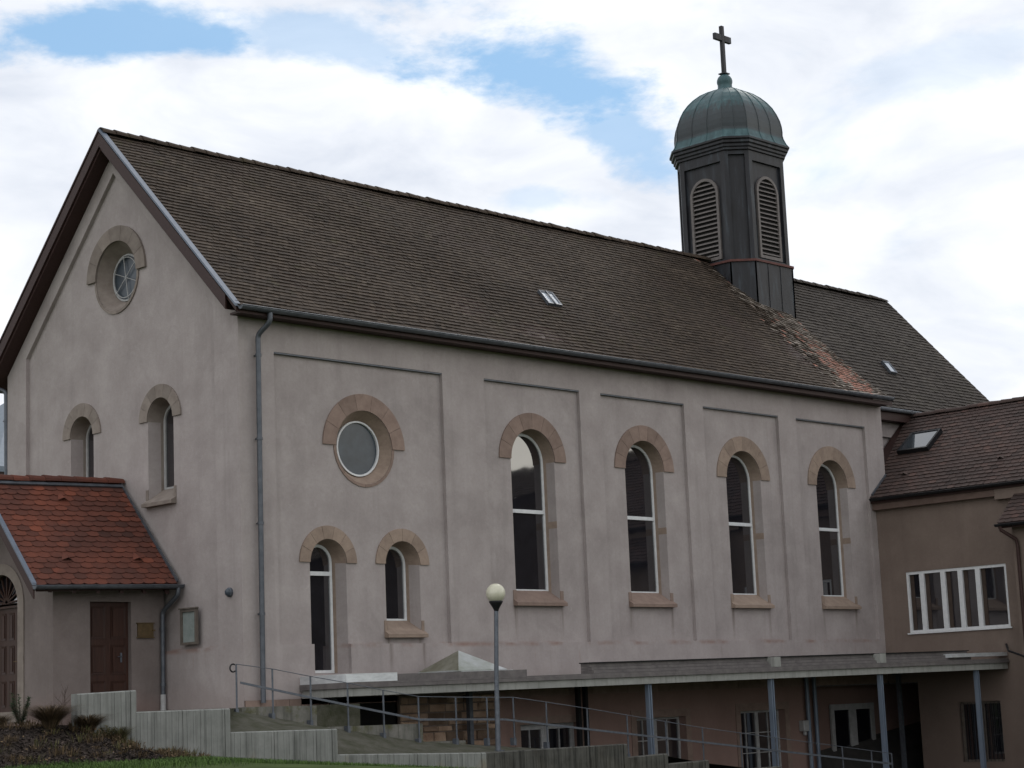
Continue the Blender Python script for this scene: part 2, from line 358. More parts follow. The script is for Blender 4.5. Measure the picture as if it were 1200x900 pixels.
# outline helpers in wall coordinates (u along the wall, z up)
def arch(c, r, zs, zb, n=22, extra=()):
    zz = sorted([zb] + list(extra) + [zs])
    left = [(c-r, z) for z in zz]; right = [(c+r, z) for z in reversed(zz)]
    mid = [(c - r*math.cos(PI*k/n), zs + r*math.sin(PI*k/n)) for k in range(1, n)]
    return left + mid + right
def circ(c, z, r, n=40): return [(c - r*math.cos(2*PI*k/n), z + r*math.sin(2*PI*k/n)) for k in range(n)]
def rect(u0, u1, z0, z1): return [(u0, z0), (u0, z1), (u1, z1), (u1, z0)]
LONG = lambda u, z, d=0: (u, d, z)          # long side wall, depth goes to +y
GAB = lambda u, z, d=0: (d, u, z)           # gable wall, depth goes to +x
def lift(loop, fn, d): return [fn(u, z, d) for u, z in loop]

def voussoirs(fn, c, zs, r0, r1, d0, d1, n, mat, parent, a0=0.0, a1=PI, name='arch_stone'):
    mb = MB(); g = .0035
    for i in range(n):
        b0 = a0 + (a1-a0)*i/n; b1 = a0 + (a1-a0)*(i+1)/n; tn = rnd(.0, 1.0)
        q = 4; e0 = g/r1*1.2
        inn = []; out = []
        for k in range(q+1):
            a = b0+e0 + (b1-b0-2*e0)*k/q
            inn.append((c - r0*math.cos(a), zs + r0*math.sin(a))); out.append((c - r1*math.cos(a), zs + r1*math.sin(a)))
        for k in range(q):
            mb.face([fn(*inn[k], d0), fn(*out[k], d0), fn(*out[k+1], d0), fn(*inn[k+1], d0)], 0, tn)
        loop = inn + out[::-1]
        mb.strip(lift(loop, fn, d0), lift(loop, fn, d1), True, 0, tn)
    return mb.build(name, mat, parent)

def frame_ring(mb, fn, lo, li, d0, d1, mi=0):   # frame between two loops with equal counts
    mb.strip(lift(lo, fn, d0), lift(li, fn, d0), True, mi)
    mb.strip(lift(li, fn, d0), lift(li, fn, d1), True, mi)
    mb.strip(lift(lo, fn, d0), lift(lo, fn, d1), True, mi)
def bar(mb, fn, u0, u1, z0, z1, d0, d1, mi=0):
    l = rect(u0, u1, z0, z1); mb.face(lift(l, fn, d0), mi); mb.strip(lift(l, fn, d0), lift(l, fn, d1), True, mi)
def pane(fn, loop, d, mat, parent, name='pane'):
    mb = MB(); mb.face(lift(loop, fn, d)); return mb.build(name, mat, parent)

# ------------------------------------------------------------------ tile roofs
def sway(p, amp):  # slow settlement of an old roof
    return amp*(math.sin(p.x*.9+p.z*1.7)*.5 + math.sin(p.x*2.3-p.z*2.1+1)*.3 + math.sin(p.x*.37+2+p.y)*.6)
def tile_roof(mb, fl, fr, rows, tw, thick=.028, amp=.012, jit=.006, scallop=0, mi=0, lapf=1.25, pick=None):
    for i in range(rows):
        v0 = i/rows; v1 = min(1, (i+lapf)/rows)
        A, B = Vector(fl(v0)), Vector(fr(v0)); Cc, D = Vector(fl(v1)), Vector(fr(v1))
        ln = (B-A).length; n = max(1, round(ln/tw)); off = .5 if i % 2 else 0.0
        up = ((Cc-A)+(D-B)); nrm = (B-A).cross(up).normalized()
        if nrm.z < 0: nrm = -nrm
        rowj = rnd(-.3, .3)*jit; rowt = rnd(-.08, .08)
        k = -1 if off else 0
        while k < n:
            a0 = max(0, (k+off)/n); a1 = min(1, (k+1+off)/n); k += 1
            if a1-a0 < .02/n: continue
            p0 = A.lerp(B, a0); p1 = A.lerp(B, a1); p2 = Cc.lerp(D, a1); p3 = Cc.lerp(D, a0)
            sw = sway(p0, amp); gp = (p1-p0)*.012
            h = thick*1.25 + rnd(-1, 1)*jit*.7 + sw; h2 = .004 + sw
            upd = (p3-p0).normalized()*(rnd(-1, 1)*jit + rowj)
            tl = rnd(-1, 1)*jit*.35
            a = p0+gp+nrm*(h+tl)+upd; b_ = p1-gp+nrm*(h-tl)+upd; c = p2-gp+nrm*h2; d = p3+gp+nrm*h2
            tn = min(1, max(0, random.gauss(.5, .22)+rowt)); mi_ = mi
            if pick: mi_, tn = pick((a0+a1)/2, v0, p0, tn)
            if scallop:
                low = []; m_ = 6; back = (p3-p0).normalized()
                for q in range(m_+1):
                    s_ = q/m_; e = (2*s_-1); low.append(a.lerp(b_, s_) + back*(scallop*(1-math.sqrt(max(0, 1-e*e*.96)))))
                top = low + [c, d]; mb.face(top, mi_, tn)
                for q in range(m_): mb.face([low[q]-nrm*thick, low[q+1]-nrm*thick, low[q+1], low[q]], mi_, tn*.6)
            else:
                mb.face([a, b_, c, d], mi_, tn)
                mb.face([a-nrm*thick, b_-nrm*thick, b_, a], mi_, tn*.6)
def seg(a, b): return lambda v: Vector(a).lerp(Vector(b), v)
def ridge_caps(mb, a, b, r=.13, ln=.36, mi=0, drop=.02):
    a = Vector(a); b = Vector(b); d = (b-a); n = max(2, round(d.length/ln)); d.normalize()
    sd_ = Vector((d.y, -d.x, 0)).normalized(); up = sd_.cross(d); step = (b-a)/n
    for i in range(n):
        p = a+step*i; q = a+step*(i+1.18); tn = min(1, max(0, random.gauss(.55, .2))); k = 7
        r0 = r*rnd(1.05, 1.16); r1 = r*.92; sw = rnd(-.008, .012)
        def ringp(c, rr): return [c + sd_*rr*math.cos(PI*t/k)*1.05 + up*(rr*math.sin(PI*t/k)*.95 - drop + sw) for t in range(k+1)]
        g0 = ringp(p, r0); g1 = ringp(q, r1); g2 = ringp(p, r0-.03)
        for t in range(k): mb.face([g0[t], g0[t+1], g1[t+1], g1[t]], mi, tn, True); mb.face([g2[t], g2[t+1], g0[t+1], g0[t]], mi, tn*.6)

# ================================================================== CHURCH
W = 9.2334; YM = W/2; ZC = 8.28; ZA = 12.91; LN = 24.13
church = thing('church', 'large grey rendered church with steep brown tiled roof and domed bell turret', 'church', (0, 0, 0))
PD = .095     # depth of the sunk panels
mb = MB()    # wall mesh: 0 plaster, 1 stone, 2 brown stone
panels = [(.962, 5.957), (7.33, 10.696), (11.492, 14.816), (15.617, 18.968), (19.801, 23.224)]
ZT, ZB = 7.549, 1.268
tall = [9.0, 13.17, 17.33, 21.47]
SW1, SW2 = 2.42, 4.60
holes = []
WT = [(2.14, 5.68, .765, .66, .36)]*4
for i, (a, b_) in enumerate(panels):
    if i == 0: lp = [(a, ZB), (a, ZT), (b_, ZT), (b_, ZB), (SW1+.515, ZB), (SW1+.515, .63), (SW1-.515, .63), (SW1-.515, ZB)]
    else: lp = rect(a, b_, ZB, ZT)
    holes.append(lp)
mb.poly([(0, .12), (0, ZC), (LN, ZC), (LN, .12)], holes, lambda u, z: LONG(u, z, 0))
for lp in holes: mb.strip(lift(lp, LONG, 0), lift(lp, LONG, PD), True, 0)
def reveal(fn, lo, li, d0, d1, stonez, bands=(), inner=.1, sm=1):
    # plaster jamb, stone arch soffit, narrow stone rebate next to the frame
    lm = [(u0+(u1-u0)*(1-inner/(d1-d0)), z0+(z1-z0)*(1-inner/(d1-d0))) for (u0, z0), (u1, z1) in zip(lo, li)]
    dm = d1-inner; n = len(lo)
    def pick(i):
        z = (lo[i][1]+lo[(i+1) % n][1])/2
        if z > stonez or any(a <= z <= b for a, b in bands): return sm
        return 0
    mb.strip(lift(lo, fn, d0), lift(lm, fn, dm), True, mif=pick)
    mb.strip(lift(lm, fn, dm), lift(li, fn, d1), True, sm)
for i, c in enumerate(tall):
    a, b_ = panels[i+1]
    lo = arch(c, .765, 5.68, 2.14, extra=(4.05, 4.22)); li = arch(c, .70, 5.68, 2.14, extra=(4.05, 4.22))
    mb.poly(rect(a, b_, ZB, ZT), [lo], lambda u, z: LONG(u, z, PD))
    reveal(LONG, lo, li, PD, PD+.34, 5.68, [(4.05, 4.22)])
ROC, ROZ = 3.55, 5.64
lo1 = arch(SW1, .515, 3.03, .63); lo2 = arch(SW2, .525, 3.04, 1.40); loR = circ(ROC, ROZ, .83)
pl = [(panels[0][0], ZB), (panels[0][0], ZT), (panels[0][1], ZT), (panels[0][1], ZB), (SW1+.515, ZB)] + [p for p in reversed(lo1) if p[1] > ZB] + [(SW1-.515, ZB)]
mb.poly(pl, [lo2, loR], lambda u, z: LONG(u, z, PD))
reveal(LONG, lo1, arch(SW1, .40, 3.06, .66), PD, PD+.38, 3.03)
reveal(LONG, lo2, arch(SW2, .41, 3.07, 1.40), PD, PD+.38, 3.04)
n0 = len(mb.f); mb.strip(lift(loR, LONG, PD), lift(circ(ROC+.02, ROZ, .63), LONG, PD+.28), True, 1)
# gable wall
GP = [(.843, 1.268), (.843, 8.595), (YM, 12.415), (W-.843, 8.595), (W-.843, 1.268)]
GWIN = [(2.97, .485), (6.10, .475)]; GOC = (4.62, 9.97)
mb.poly([(0, -.35), (0, ZC), (YM, ZA), (W, ZC), (W, -.35)], [GP], lambda u, z: GAB(u, z, 0))
mb.strip(lift(GP, GAB, 0), lift(GP, GAB, PD), True, 0)
gl = [arch(c, r, 6.40, 4.47) for c, r in GWIN]; gr = circ(*GOC, .82)

mb.poly(GP, gl+[gr], lambda u, z: GAB(u, z, PD))
for (c, r), lo in zip(GWIN, gl): reveal(GAB, lo, arch(c, .40, 6.40, 4.47), PD, PD+.40, 6.40, sm=2)
mb.strip(lift(gr, GAB, PD), lift(circ(GOC[0]+.06, GOC[1]+.02, .56), GAB, PD+.34), True, 2)
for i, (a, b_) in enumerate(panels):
    ds = MB(); ds.box((a, .012, ZT-.032), (b_, PD-.002, ZT-.002)); ds.build('lip_shade_strip', 'zinc_dark', church)  # dark strip added to deepen the shade under each panel's top edge
# far sides, choir walls (set back from the nave)
CY = .87
mb.face([(0, W, -.3), (0, W, ZC), (LN, W, ZC), (LN, W, -.3)]); mb.face([(LN, 0, .01), (LN, 0, ZC), (LN, YM, ZA-.1), (LN, W, ZC), (LN, W, .01)])
mb.poly([(LN, .1), (LN, 8.2), (32.3, 8.2), (32.3, .1)], [rect(LN+.6, 31.5, 1.3, 7.52)], lambda u, z: LONG(u, z, CY))
mb.strip(lift(rect(LN+.6, 31.5, 1.3, 7.52), LONG, CY), lift(rect(LN+.6, 31.5, 1.3, 7.52), LONG, CY+PD), True)
mb.face(lift(rect(LN+.6, 31.5, 1.3, 7.52), LONG, CY+PD))
mb.face([(32.3, CY, .1), (32.3, CY, 8.2), (32.3, YM, 12.8), (32.3, W-CY, 8.2), (32.3, W-CY, .1)])
wall = mb.build('wall', ['plaster', 'stone', 'stone_grey'], church)

# windows of the long side
def arch_window(fn, c, r, zs, zb, d, ri, transom=None, ro=1.17, ring_n=9, stone='stone', sill=None, mat='white', thin=.062, dz=0, pd=PD, rop=None):
    """frame with panes, ring of arch stones and sill; d = depth of the frame face"""
    mbw = MB(); lo = arch(c, ri, zs+dz, zb); li = arch(c, ri-thin, zs+dz, zb+thin)
    frame_ring(mbw, fn, lo, li, d, d+.07)
    if transom: bar(mbw, fn, c-ri+thin*.7, c+ri-thin*.7, transom-.045, transom+.045, d-.012, d+.06)
    fr = mbw.build('window', mat, church)
    if transom:
        lowr = rect(c-ri+thin*.8, c+ri-thin*.8, zb+thin*.8, transom); pane(fn, lowr, d+.035, 'glass', fr)
        up = [(u, z) for u, z in arch(c, ri-thin*.8, zs+dz, transom)]; pane(fn, up, d+.03, 'glass', fr)
    else: pane(fn, arch(c, ri-thin*.8, zs+dz, zb+thin*.8), d+.035, 'glass', fr)
    voussoirs(fn, c, zs, (rop or r)+.003, ro, pd-.035, pd-.001, ring_n, stone, fr)
    if sill:
        z0, zt, wx = sill; ms = MB()
        s1 = [(-.05, z0), (-.05, z0+.07), (d-.003, zt), (d-.003, z0)]
        # body between the jambs with weathered slope, nosing a little wider than the opening
        A = [fn(c-r+.003, z, q) for q, z in s1]; B = [fn(c+r-.003, z, q) for q, z in s1]
        tn = rnd(.2, .8); ms.face(A, 0, tn); ms.face(B[::-1], 0, tn); ms.strip(A, B, True, 0, tn)
        s2 = [(-.052, z0-.003), (-.052, z0+.075), (pd-.022, z0+.15), (pd-.022, z0-.003)]
        A = [fn(c-wx, z, q) for q, z in s2]; B = [fn(c+wx, z, q) for q, z in s2]
        ms.face(A, 0, tn); ms.face(B[::-1], 0, tn); ms.strip(A, B, True, 0, tn)
        for sx in (-1, 1):
            u0, u1 = sorted((c+sx*(r-.002), c+sx*wx)); q = rect(u0, u1, z0-.003, zt-.02)
            ms.face(lift(q, fn, pd-.02), 0, tn*.8); ms.strip(lift(q, fn, pd-.02), lift(q, fn, pd-.001), True, 0, tn*.8)
        ms.build('sill', stone, fr)
    return fr
for i, c in enumerate(tall):
    arch_window(LONG, c, .765, 5.68, 2.50, PD+.32, .70, 4.46, 1.17, 9 if i % 2 else 8, 'stone' if i > 1 else 'stone_pink', (2.14, 2.53, .87))
arch_window(LONG, SW1, .515, 3.03, .66, PD+.35, .40, 2.82, .81, 7, 'stone', None, dz=.03)
arch_window(LONG, SW2, .525, 3.04, 1.78, PD+.35, .41, None, .81, 6, 'stone', (1.40, 1.80, .60), dz=.03)
for c, r in GWIN:
    arch_window(GAB, c, r, 6.40, 4.86, PD+.36, .40, None, .79, 7, 'stone_grey', (4.47, 4.88, .565), mat='white_dull')
# round windows
mbw = MB(); frame_ring(mbw, LONG, circ(ROC+.02, ROZ, .63), circ(ROC+.02, ROZ, .59), PD+.22, PD+.32); fr = mbw.build('window', 'white', church, label='round window with white rim and grey glass')
pane(LONG, circ(ROC+.02, ROZ, .60), PD+.27, 'glass_grey', fr)
voussoirs(LONG, ROC, ROZ, .833, 1.21, PD-.035, PD-.001, 7, 'stone_pink', fr)
voussoirs(LONG, ROC, ROZ, .833, .90, PD-.02, PD-.001, 4, 'stone_pink', fr, PI, 2*PI, 'lower_ring')
mbw = MB(); gc = (GOC[0]+.06, GOC[1]+.02)
frame_ring(mbw, GAB, circ(*gc, .56), circ(*gc, .52), PD+.30, PD+.36)
for k in range(3):
    a = PI*k/3+.35; du, dz_ = math.cos(a), math.sin(a)
    mbw.beam(GAB(gc[0]-du*.53, gc[1]-dz_*.53, PD+.28), GAB(gc[0]+du*.53, gc[1]+dz_*.53, PD+.28), GAB(-dz_*.007, du*.007, 0), GAB(0, 0, .008))
frame_ring(mbw, GAB, circ(*gc, .485), circ(*gc, .468), PD+.265, PD+.29)
fr = mbw.build('window', 'white_dull', church, label='round gable window with thin white spokes'); pane(GAB, circ(*gc, .525), PD+.33, 'glass_grey', fr)
voussoirs(GAB, *GOC, .823, 1.18, PD-.06, PD-.001, 7, 'stone_grey', fr)
voussoirs(GAB, *GOC, .823, .89, PD-.03, PD-.001, 4, 'stone_grey', fr, PI, 2*PI, 'lower_ring')

# ---------------- nave roof
OV = .333; ZR = 13.354; EY = -.42
zr = lambda y: ZR - abs(y-YM)
mb = MB()
rows = 48
eL = (-OV, EY, zr(EY)); tL = (-OV, YM-.06, zr(YM-.06))
tile_roof(mb, seg(eL, tL), seg((21.7, EY, zr(EY)), (21.2, YM-.06, zr(YM-.06))), rows, .165, thick=.028, amp=.020, jit=.008)
tile_roof(mb, seg((-OV, W-EY, zr(EY)), (-OV, YM+.06, zr(YM-.06))), seg((LN, W-EY, zr(EY)), (LN, YM+.06, zr(YM-.06))), 30, .5, thick=.034)
# mended strip between nave and choir, turning from one slope to the other
CZ = lambda y: 13.25 - 1.195*(YM-y)
def TL(v): return Vector((21.7+(21.2-21.7)*v, EY+(YM-.06-EY)*v, zr(EY+(YM-.06-EY)*v)))
def TR(v):
    y = -.36+(YM-.1+.36)*v; s_ = 1-v
    return Vector((24.12+.28*math.sin(PI*min(1, v*1.1)) - .1*v, y, CZ(y) + 1.15*s_**2.2 + .015))
tile_roof(mb, TL, TR, rows, .165, thick=.032, amp=.02, jit=.018, pick=lambda a, v, p, tn: (
    (1, rnd(.62, 1)) if rnd() < max(0, 1-abs(a-.68-.2*(v-.3))/.34)*max(0, 1-abs(v-.22)/.34)*1.5 + .05 else
    (1, rnd(.15, .60)) if rnd() < min(1, max(0, (a-.02+.14*math.sin(v*19)+rnd(-.2, .2))*2.2))*(1-.4*max(0, a-.85)/.15) else (0, min(1, tn+.1))))
# slab below the tiles: boarded soffit and verge
def slab(mb, pts, th, mi):   # pts: top polygon, thickened downwards (vertical)
    lo = [(p[0], p[1], p[2]-th) for p in pts]
    mb.face(pts, mi); mb.face(lo[::-1], mi); mb.strip(pts, lo, True, mi)
TH = .42
slab(mb, [(-OV, -.01, zr(-.01)), (21.9, -.01, zr(-.01)), (21.0, YM, ZR-.04), (-OV, YM, ZR-.04)], TH-.03, 2)
slab(mb, [(-OV, EY+.03, zr(EY)), (23.9, EY+.03, zr(EY)), (23.9, -.012, zr(EY)+.1), (-OV, -.012, zr(-.02))], .09, 2)
slab(mb, [(-OV, W-EY-.03, zr(EY)), (LN-.05, W-EY-.03, zr(EY)), (LN-.05, YM, ZR-.04), (-OV, YM, ZR-.04)], TH-.03, 2)
roof = mb.build('roof', ['tile_old', 'tile_mend', 'brown_wood'], church, label='brown tiled nave roof with a mended strip of red tiles')
mb = MB(); ridge_caps(mb, (-OV-.02, YM, ZR-.02), (22.2, YM, ZR-.02), .14, .37); mb.build('ridge_cap', 'tile_old', roof)
mb = MB()    # verge: brown board and zinc strip on both slopes
for sgn in (-1, 1):
    y0 = YM+sgn*(YM-EY+.02)
    a = Vector((-OV-.03, YM, ZR-.02)); b_ = Vector((-OV-.03, y0, zr(EY)-.02)); bq = a.lerp(b_, .93 if sgn < 0 else 1)
    mb.beam(a+Vector((0, 0, -.17)), bq+Vector((0, 0, -.17)), (.022, 0, 0), (0, 0, .16), 0)
    mb.beam(a+Vector((.035, 0, .06)), b_+Vector((.035, 0, .06)), (.072, 0, 0), (0, 0, .03), 1 if sgn < 0 else 0)
mb.build('verge_board', ['brown_wood', 'zinc_verge'], roof, label='brown verge boards capped with a blue grey zinc strip')
def skylight_flat(parent, corners, label=None, frame='zinc_dark', glass_='glass_light', up=.07, fw=.05, post=None):
    c = [Vector(p) for p in corners]; n = (c[1]-c[0]).cross(c[3]-c[0]).normalized()
    if n.z < 0: n = -n
    ctr = sum(c, Vector())/4; mbs = MB()
    c = [p+n*.045 for p in c]; low_ = [p-n*.06 for p in c]; mbs.strip(low_, c, True)
    top = [p+n*up for p in c]; inn = [p+(ctr-p).normalized()*fw*1.4+n*up for p in c]; inb = [p-n*.02 for p in inn]
    mbs.strip(c, top, True); mbs.strip(top, inn, True); mbs.strip(inn, inb, True)
    if post: mbs.beam((top[0]+top[1])/2, (top[2]+top[3])/2, (top[1]-top[0]).normalized()*.02, n*.015)
    o = mbs.build('skylight', frame, parent)
    if label: o['label'] = label
    g = MB(); g.face(inb); g.build('pane', glass_, o); return o
def nv(x, y): return (x, y, zr(y))
skylight_flat(roof, [nv(10.95, 1.22), nv(11.48, 1.22), nv(11.58, 1.66), nv(11.05, 1.66)], 'small pale roof light in the nave roof', post=True)

# ---------------- choir roof
mb = MB()
ce = .55
tile_roof(mb, seg((24.2, ce, CZ(ce)), (22.8, YM-.05, CZ(YM-.05))), seg((32.75, ce, CZ(ce)), (31.9, YM-.05, CZ(YM-.05))), 38, .19, thick=.03, amp=.015, jit=.010)
tile_roof(mb, seg((24.2, W-ce, CZ(ce)), (22.8, YM+.05, CZ(YM-.05))), seg((32.75, W-ce, CZ(ce)), (31.9, YM+.05, CZ(YM-.05))), 20, .6, thick=.03)
tile_roof(mb, seg((32.85, W-ce, CZ(ce)), (32.0, YM+.02, CZ(YM-.02))), seg((32.85, ce, CZ(ce)), (32.0, YM-.02, CZ(YM-.02))), 24, .4, thick=.03)
slab(mb, [(24.2, ce+.03, CZ(ce)-.01), (32.7, ce+.03, CZ(ce)-.01), (31.9, YM, 13.2), (23.2, YM, 13.2)], .33, 1)
slab(mb, [(24.2, W-ce-.03, CZ(ce)-.01), (32.7, W-ce-.03, CZ(ce)-.01), (31.9, YM, 13.2), (23.2, YM, 13.2)], .33, 1)
croof = mb.build('roof', ['tile_choir', 'brown_wood'], church, label='steeper brown tiled roof over the choir behind the turret')
mb = MB(); ridge_caps(mb, (24.7, YM, 13.26), (31.3, YM, 13.235), .13, .37); mb.build('ridge_cap', 'tile_choir', croof)
mb = MB(); ridge_caps(mb, (32.75, ce+.1, CZ(ce)+.05), (31.9, YM, 13.22), .07, .3); mb.build('verge_tile', 'tile_choir', croof)
mb = MB(); ridge_caps(mb, (31.2, YM, 13.235), (31.9, YM, 13.215), .11, .37); mb.build('ridge_end', 'tile_choir', croof)
def cv(x, y): return (x, y, CZ(y)+.01)
skylight_flat(croof, [cv(27.35, 1.70), cv(27.72, 1.70), cv(27.80, 2.06), cv(27.43, 2.06)], 'small pale roof light in the choir roof')

# ---------------- gutters and downpipes
def gutter(name, a, b, r, parent, mat='zinc_dark', joints=8, label=None):
    a = Vector(a); b = Vector(b); d = (b-a).normalized(); sd_ = Vector((d.y, -d.x, 0)).normalized(); mbg = MB(); n = 8
    def rg(p, rr): return [p + sd_*rr*math.cos(PI*k/n) - Vector((0, 0, 1))*rr*math.sin(PI*k/n) for k in range(n+1)]
    for rr, in ((r,), (r-.012,)):
        A, B = rg(a, rr), rg(b, rr)
        for k in range(n): mbg.face([A[k], A[k+1], B[k+1], B[k]], 0, .5, True)
    mbg.face(rg(a, r)); mbg.face(rg(b, r)); mbg.tube([a+sd_*r, b+sd_*r], .012, 6); mbg.tube([a-sd_*r, b-sd_*r], .010, 6)
    for k in range(joints+1):
        p = a.lerp(b, (k+.3)/(joints+.6)); A, B = rg(p-d*.015, r+.006), rg(p+d*.015, r+.006)
        for q in range(n): mbg.face([A[q], A[q+1], B[q+1], B[q]])
    o = mbg.build(name, mat, parent)
    if label: o['label'] = label
    return o
gutter('gutter', (-.30, -.50, 8.345), (24.05, -.50, 8.41), .085, church, joints=14)
gutter('gutter', (24.45, ce-.10, 8.32), (32.7, ce-.10, 8.33), .085, church, 'zinc', joints=4)
gutter('gutter', (-.30, W+.50, 8.345), (24.0, W+.50, 8.38), .085, church, joints=4)
mb = MB(); mb.box((-.2, EY+.02, 8.22), (LN-.02, -.005, 8.262)); mb.box((-.25, EY-.0, 8.20), (LN+.02, EY+.03, 8.31))
mb.build('soffit_board', 'brown_wood', church)
mb = MB(); mb.box((LN+.05, ce+.02, 7.98), (32.4, CY-.005, 8.02)); mb.box((LN+.1, ce-.01, 7.98), (32.5, ce+.02, 8.30)); mb.build('soffit_board', 'brown_wood', church)
def downpipe(path, r, mat, parent, joints, label=None, shoe=None):
    mbd = MB(); pts = [Vector(p) for p in path]
    # round the bends
    pp = [pts[0]]
    for i in range(1, len(pts)-1):
        a = pts[i]+(pts[i-1]-pts[i]).normalized()*.09; b = pts[i]+(pts[i+1]-pts[i]).normalized()*.09
        for k in range(5):
            t = k/4; pp.append(a*(1-t)**2 + pts[i]*2*t*(1-t) + b*t*t)
    pp.append(pts[-1]); mbd.tube(pp, r, 12)
    for z in joints:
        a, b = pts[-2], pts[-1]; t = (z-a.z)/(b.z-a.z); p = a.lerp(b, t); mbd.tube([p-Vector((0, 0, .03)), p+Vector((0, 0, .03))], r+.012, 12)
        mbd.box((p.x-.02, p.y-.02, z-.015), (p.x+.02, p.y+.13, z+.015))
    o = mbd.build('downpipe', mat, parent)
    if label: o['label'] = label
    return o
downpipe([(.50, -.48, 8.30), (.50, -.48, 8.08), (.44, -.13, 7.84), (.40, -.12, .06)], .057, 'zinc_dark', church, (7.4, 5.6, 3.8, 1.9), 'long dark zinc downpipe at the corner of the church')
downpipe([(-.25, W+.5, 8.28), (-.22, W+.48, 8.12), (.02, W+.10, 7.92), (.05, W+.06, .1)], .055, 'zinc_dark', church, (7.2, 5.0, 2.5))

# ---------------- bell turret
TX, TY = 23.5, YM
turret_m = MB()
def octo(h, c): return [(-h, -h+c), (-h+c, -h), (h-c, -h), (h, -h+c), (h, h-c), (h-c, h), (-h+c, h), (-h, h-c)]
def oring(h, c, z): return [(TX+x, TY+y, z) for x, y in octo(h, c)]
def oprism(mb, prof, mi=0, cap=True):   # prof: (h, c, z)
    rings = [oring(*p) for p in prof]
    for a, b in zip(rings, rings[1:]): mb.strip(a, b, True, mi)
    if cap: mb.face(rings[-1], mi); mb.face(rings[0][::-1], mi)
HB, CB = 1.45, .55
oprism(turret_m, [(HB+.05, CB+.0, 10.2), (HB+.05, CB, 13.12)])
# standing seams of the base cladding
for a, b in [(i, (i+1) % 8) for i in range(8)]:
    p, q = Vector(oring(HB+.05, CB, 10.2)[a]), Vector(oring(HB+.05, CB, 10.2)[b]); n = 3 if (q-p).length > 1 else 1
    for k in range(n+1):
        c = p.lerp(q, k/n); turret_m.beam(c, c+Vector((0, 0, 2.9)), (.018, 0, 0), (0, .018, 0))
oprism(turret_m, [(HB-.09, CB-.03, 13.0), (HB-.09, CB-.03, 17.0)])
def face_frames():
    for k in range(4):
        rot = Matrix.Rotation(k*PI/2, 4, 'Z')
        yield rot
def tbox(mb, rot, u0, u1, d0, d1, z0, z1, mi=0):
    # box on the turret face whose outward direction is -y before rotation; d measured outwards from the axis
    P_ = [(u0, -d1), (u1, -d1), (u1, -d0), (u0, -d0)]
    v = [rot @ Vector((x, y, z)) + Vector((TX, TY, 0)) for z in (z0, z1) for x, y in P_]
    mb.hexa(v, mi)
fw = HB-CB
for rot in face_frames():
    for s_ in (-1, 1):
        u0, u1 = sorted((s_*fw, s_*(fw-.17))); tbox(turret_m, rot, u0, u1, HB-.1, HB, 13.1, 17.0)
    tbox(turret_m, rot, -fw+.17, fw-.17, HB-.1, HB-.003, 16.42, 17.0)
    tbox(turret_m, rot, -fw+.17, fw-.17, HB-.1, HB-.004, 13.1, 13.26)
    rc = rot @ Matrix.Rotation(PI/4, 4, 'Z'); hd = (2*HB-CB)/math.sqrt(2); hw = CB*math.sqrt(2)/2
    for s_ in (-1, 1):
        u0, u1 = sorted((s_*hw, s_*(hw-.13))); tbox(turret_m, rc, u0, u1, hd-.09, hd-.002, 13.1, 17.0)
    tbox(turret_m, rc, -hw+.13, hw-.13, hd-.09, hd-.005, 16.6, 17.0)
turret = turret_m.build('bell_turret', 'copper_dark', church)
mb = MB(); oprism(mb, [(HB+.02, CB, 13.12), (HB+.10, CB+.02, 13.12), (HB+.10, CB+.02, 13.19), (HB+.02, CB, 13.21)]); mb.build('trim_band', 'red_trim', turret)
mb = MB()
oprism(mb, [(HB+.01, CB, 16.72), (HB+.05, CB, 16.74), (HB+.05, CB, 16.80), (HB+.09, CB+.02, 16.84), (HB+.09, CB+.02, 16.91), (HB+.14, CB+.03, 16.95), (HB+.14, CB+.03, 17.02), (HB+.185, CB+.04, 17.06), (HB+.185, CB+.04, 17.12)])
mb.build('cornice', 'copper_dark', turret)
mb = MB()
prof = [(1.90, 17.122), (1.84, 17.20), (1.76, 17.38), (1.735, 17.50), (1.74, 17.62), (1.725, 17.80), (1.68, 18.0), (1.59, 18.22), (1.47, 18.44), (1.31, 18.64), (1.12, 18.82), (.88, 18.99), (.60, 19.12), (.34, 19.20), (.22, 19.24)]
sc_ = [(r/1.705*HB, r/1.705*CB, z) for r, z in prof]
oprism(mb, sc_, 0, False)
rings = [oring(*p) for p in sc_]
for i in range(8):       # standing seams: at corners and between
    j = (i+1) % 8; fracs = (0, 1/3, 2/3) if (Vector(rings[0][i])-Vector(rings[0][j])).length > 1.2 else (0, .5)
    for f in fracs:
        path = [Vector(r[i]).lerp(Vector(r[j]), f) for r in rings[0:]]
        mb.tube(path, .02, 5)
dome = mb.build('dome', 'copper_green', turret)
mb = MB(); mb.lathe((TX, TY, 0), [(.30, 19.19), (.27, 19.24), (.235, 19.27)] + [(.255*math.sin(a), 19.50-.255*math.cos(a)) for a in [R_(x) for x in range(65, 171, 15)]] + [(.10, 19.745), (.12, 19.77), (.0, 19.78)], 20)
mb.build('finial_ball', 'copper_green', turret)
mb = MB(); mb.bevbox((TX-.068, TY-.06, 19.74), (TX+.068, TY+.06, 21.40), .010); mb.bevbox((TX-.42, TY-.058, 20.88), (TX-.069, TY+.058, 21.09), .012); mb.bevbox((TX+.069, TY-.058, 20.88), (TX+.42, TY+.058, 21.09), .012)
mb.box((TX-.14, TY-.13, 19.755), (TX+.14, TY+.13, 19.79)); mb.build('cross', 'copper_dark', turret)
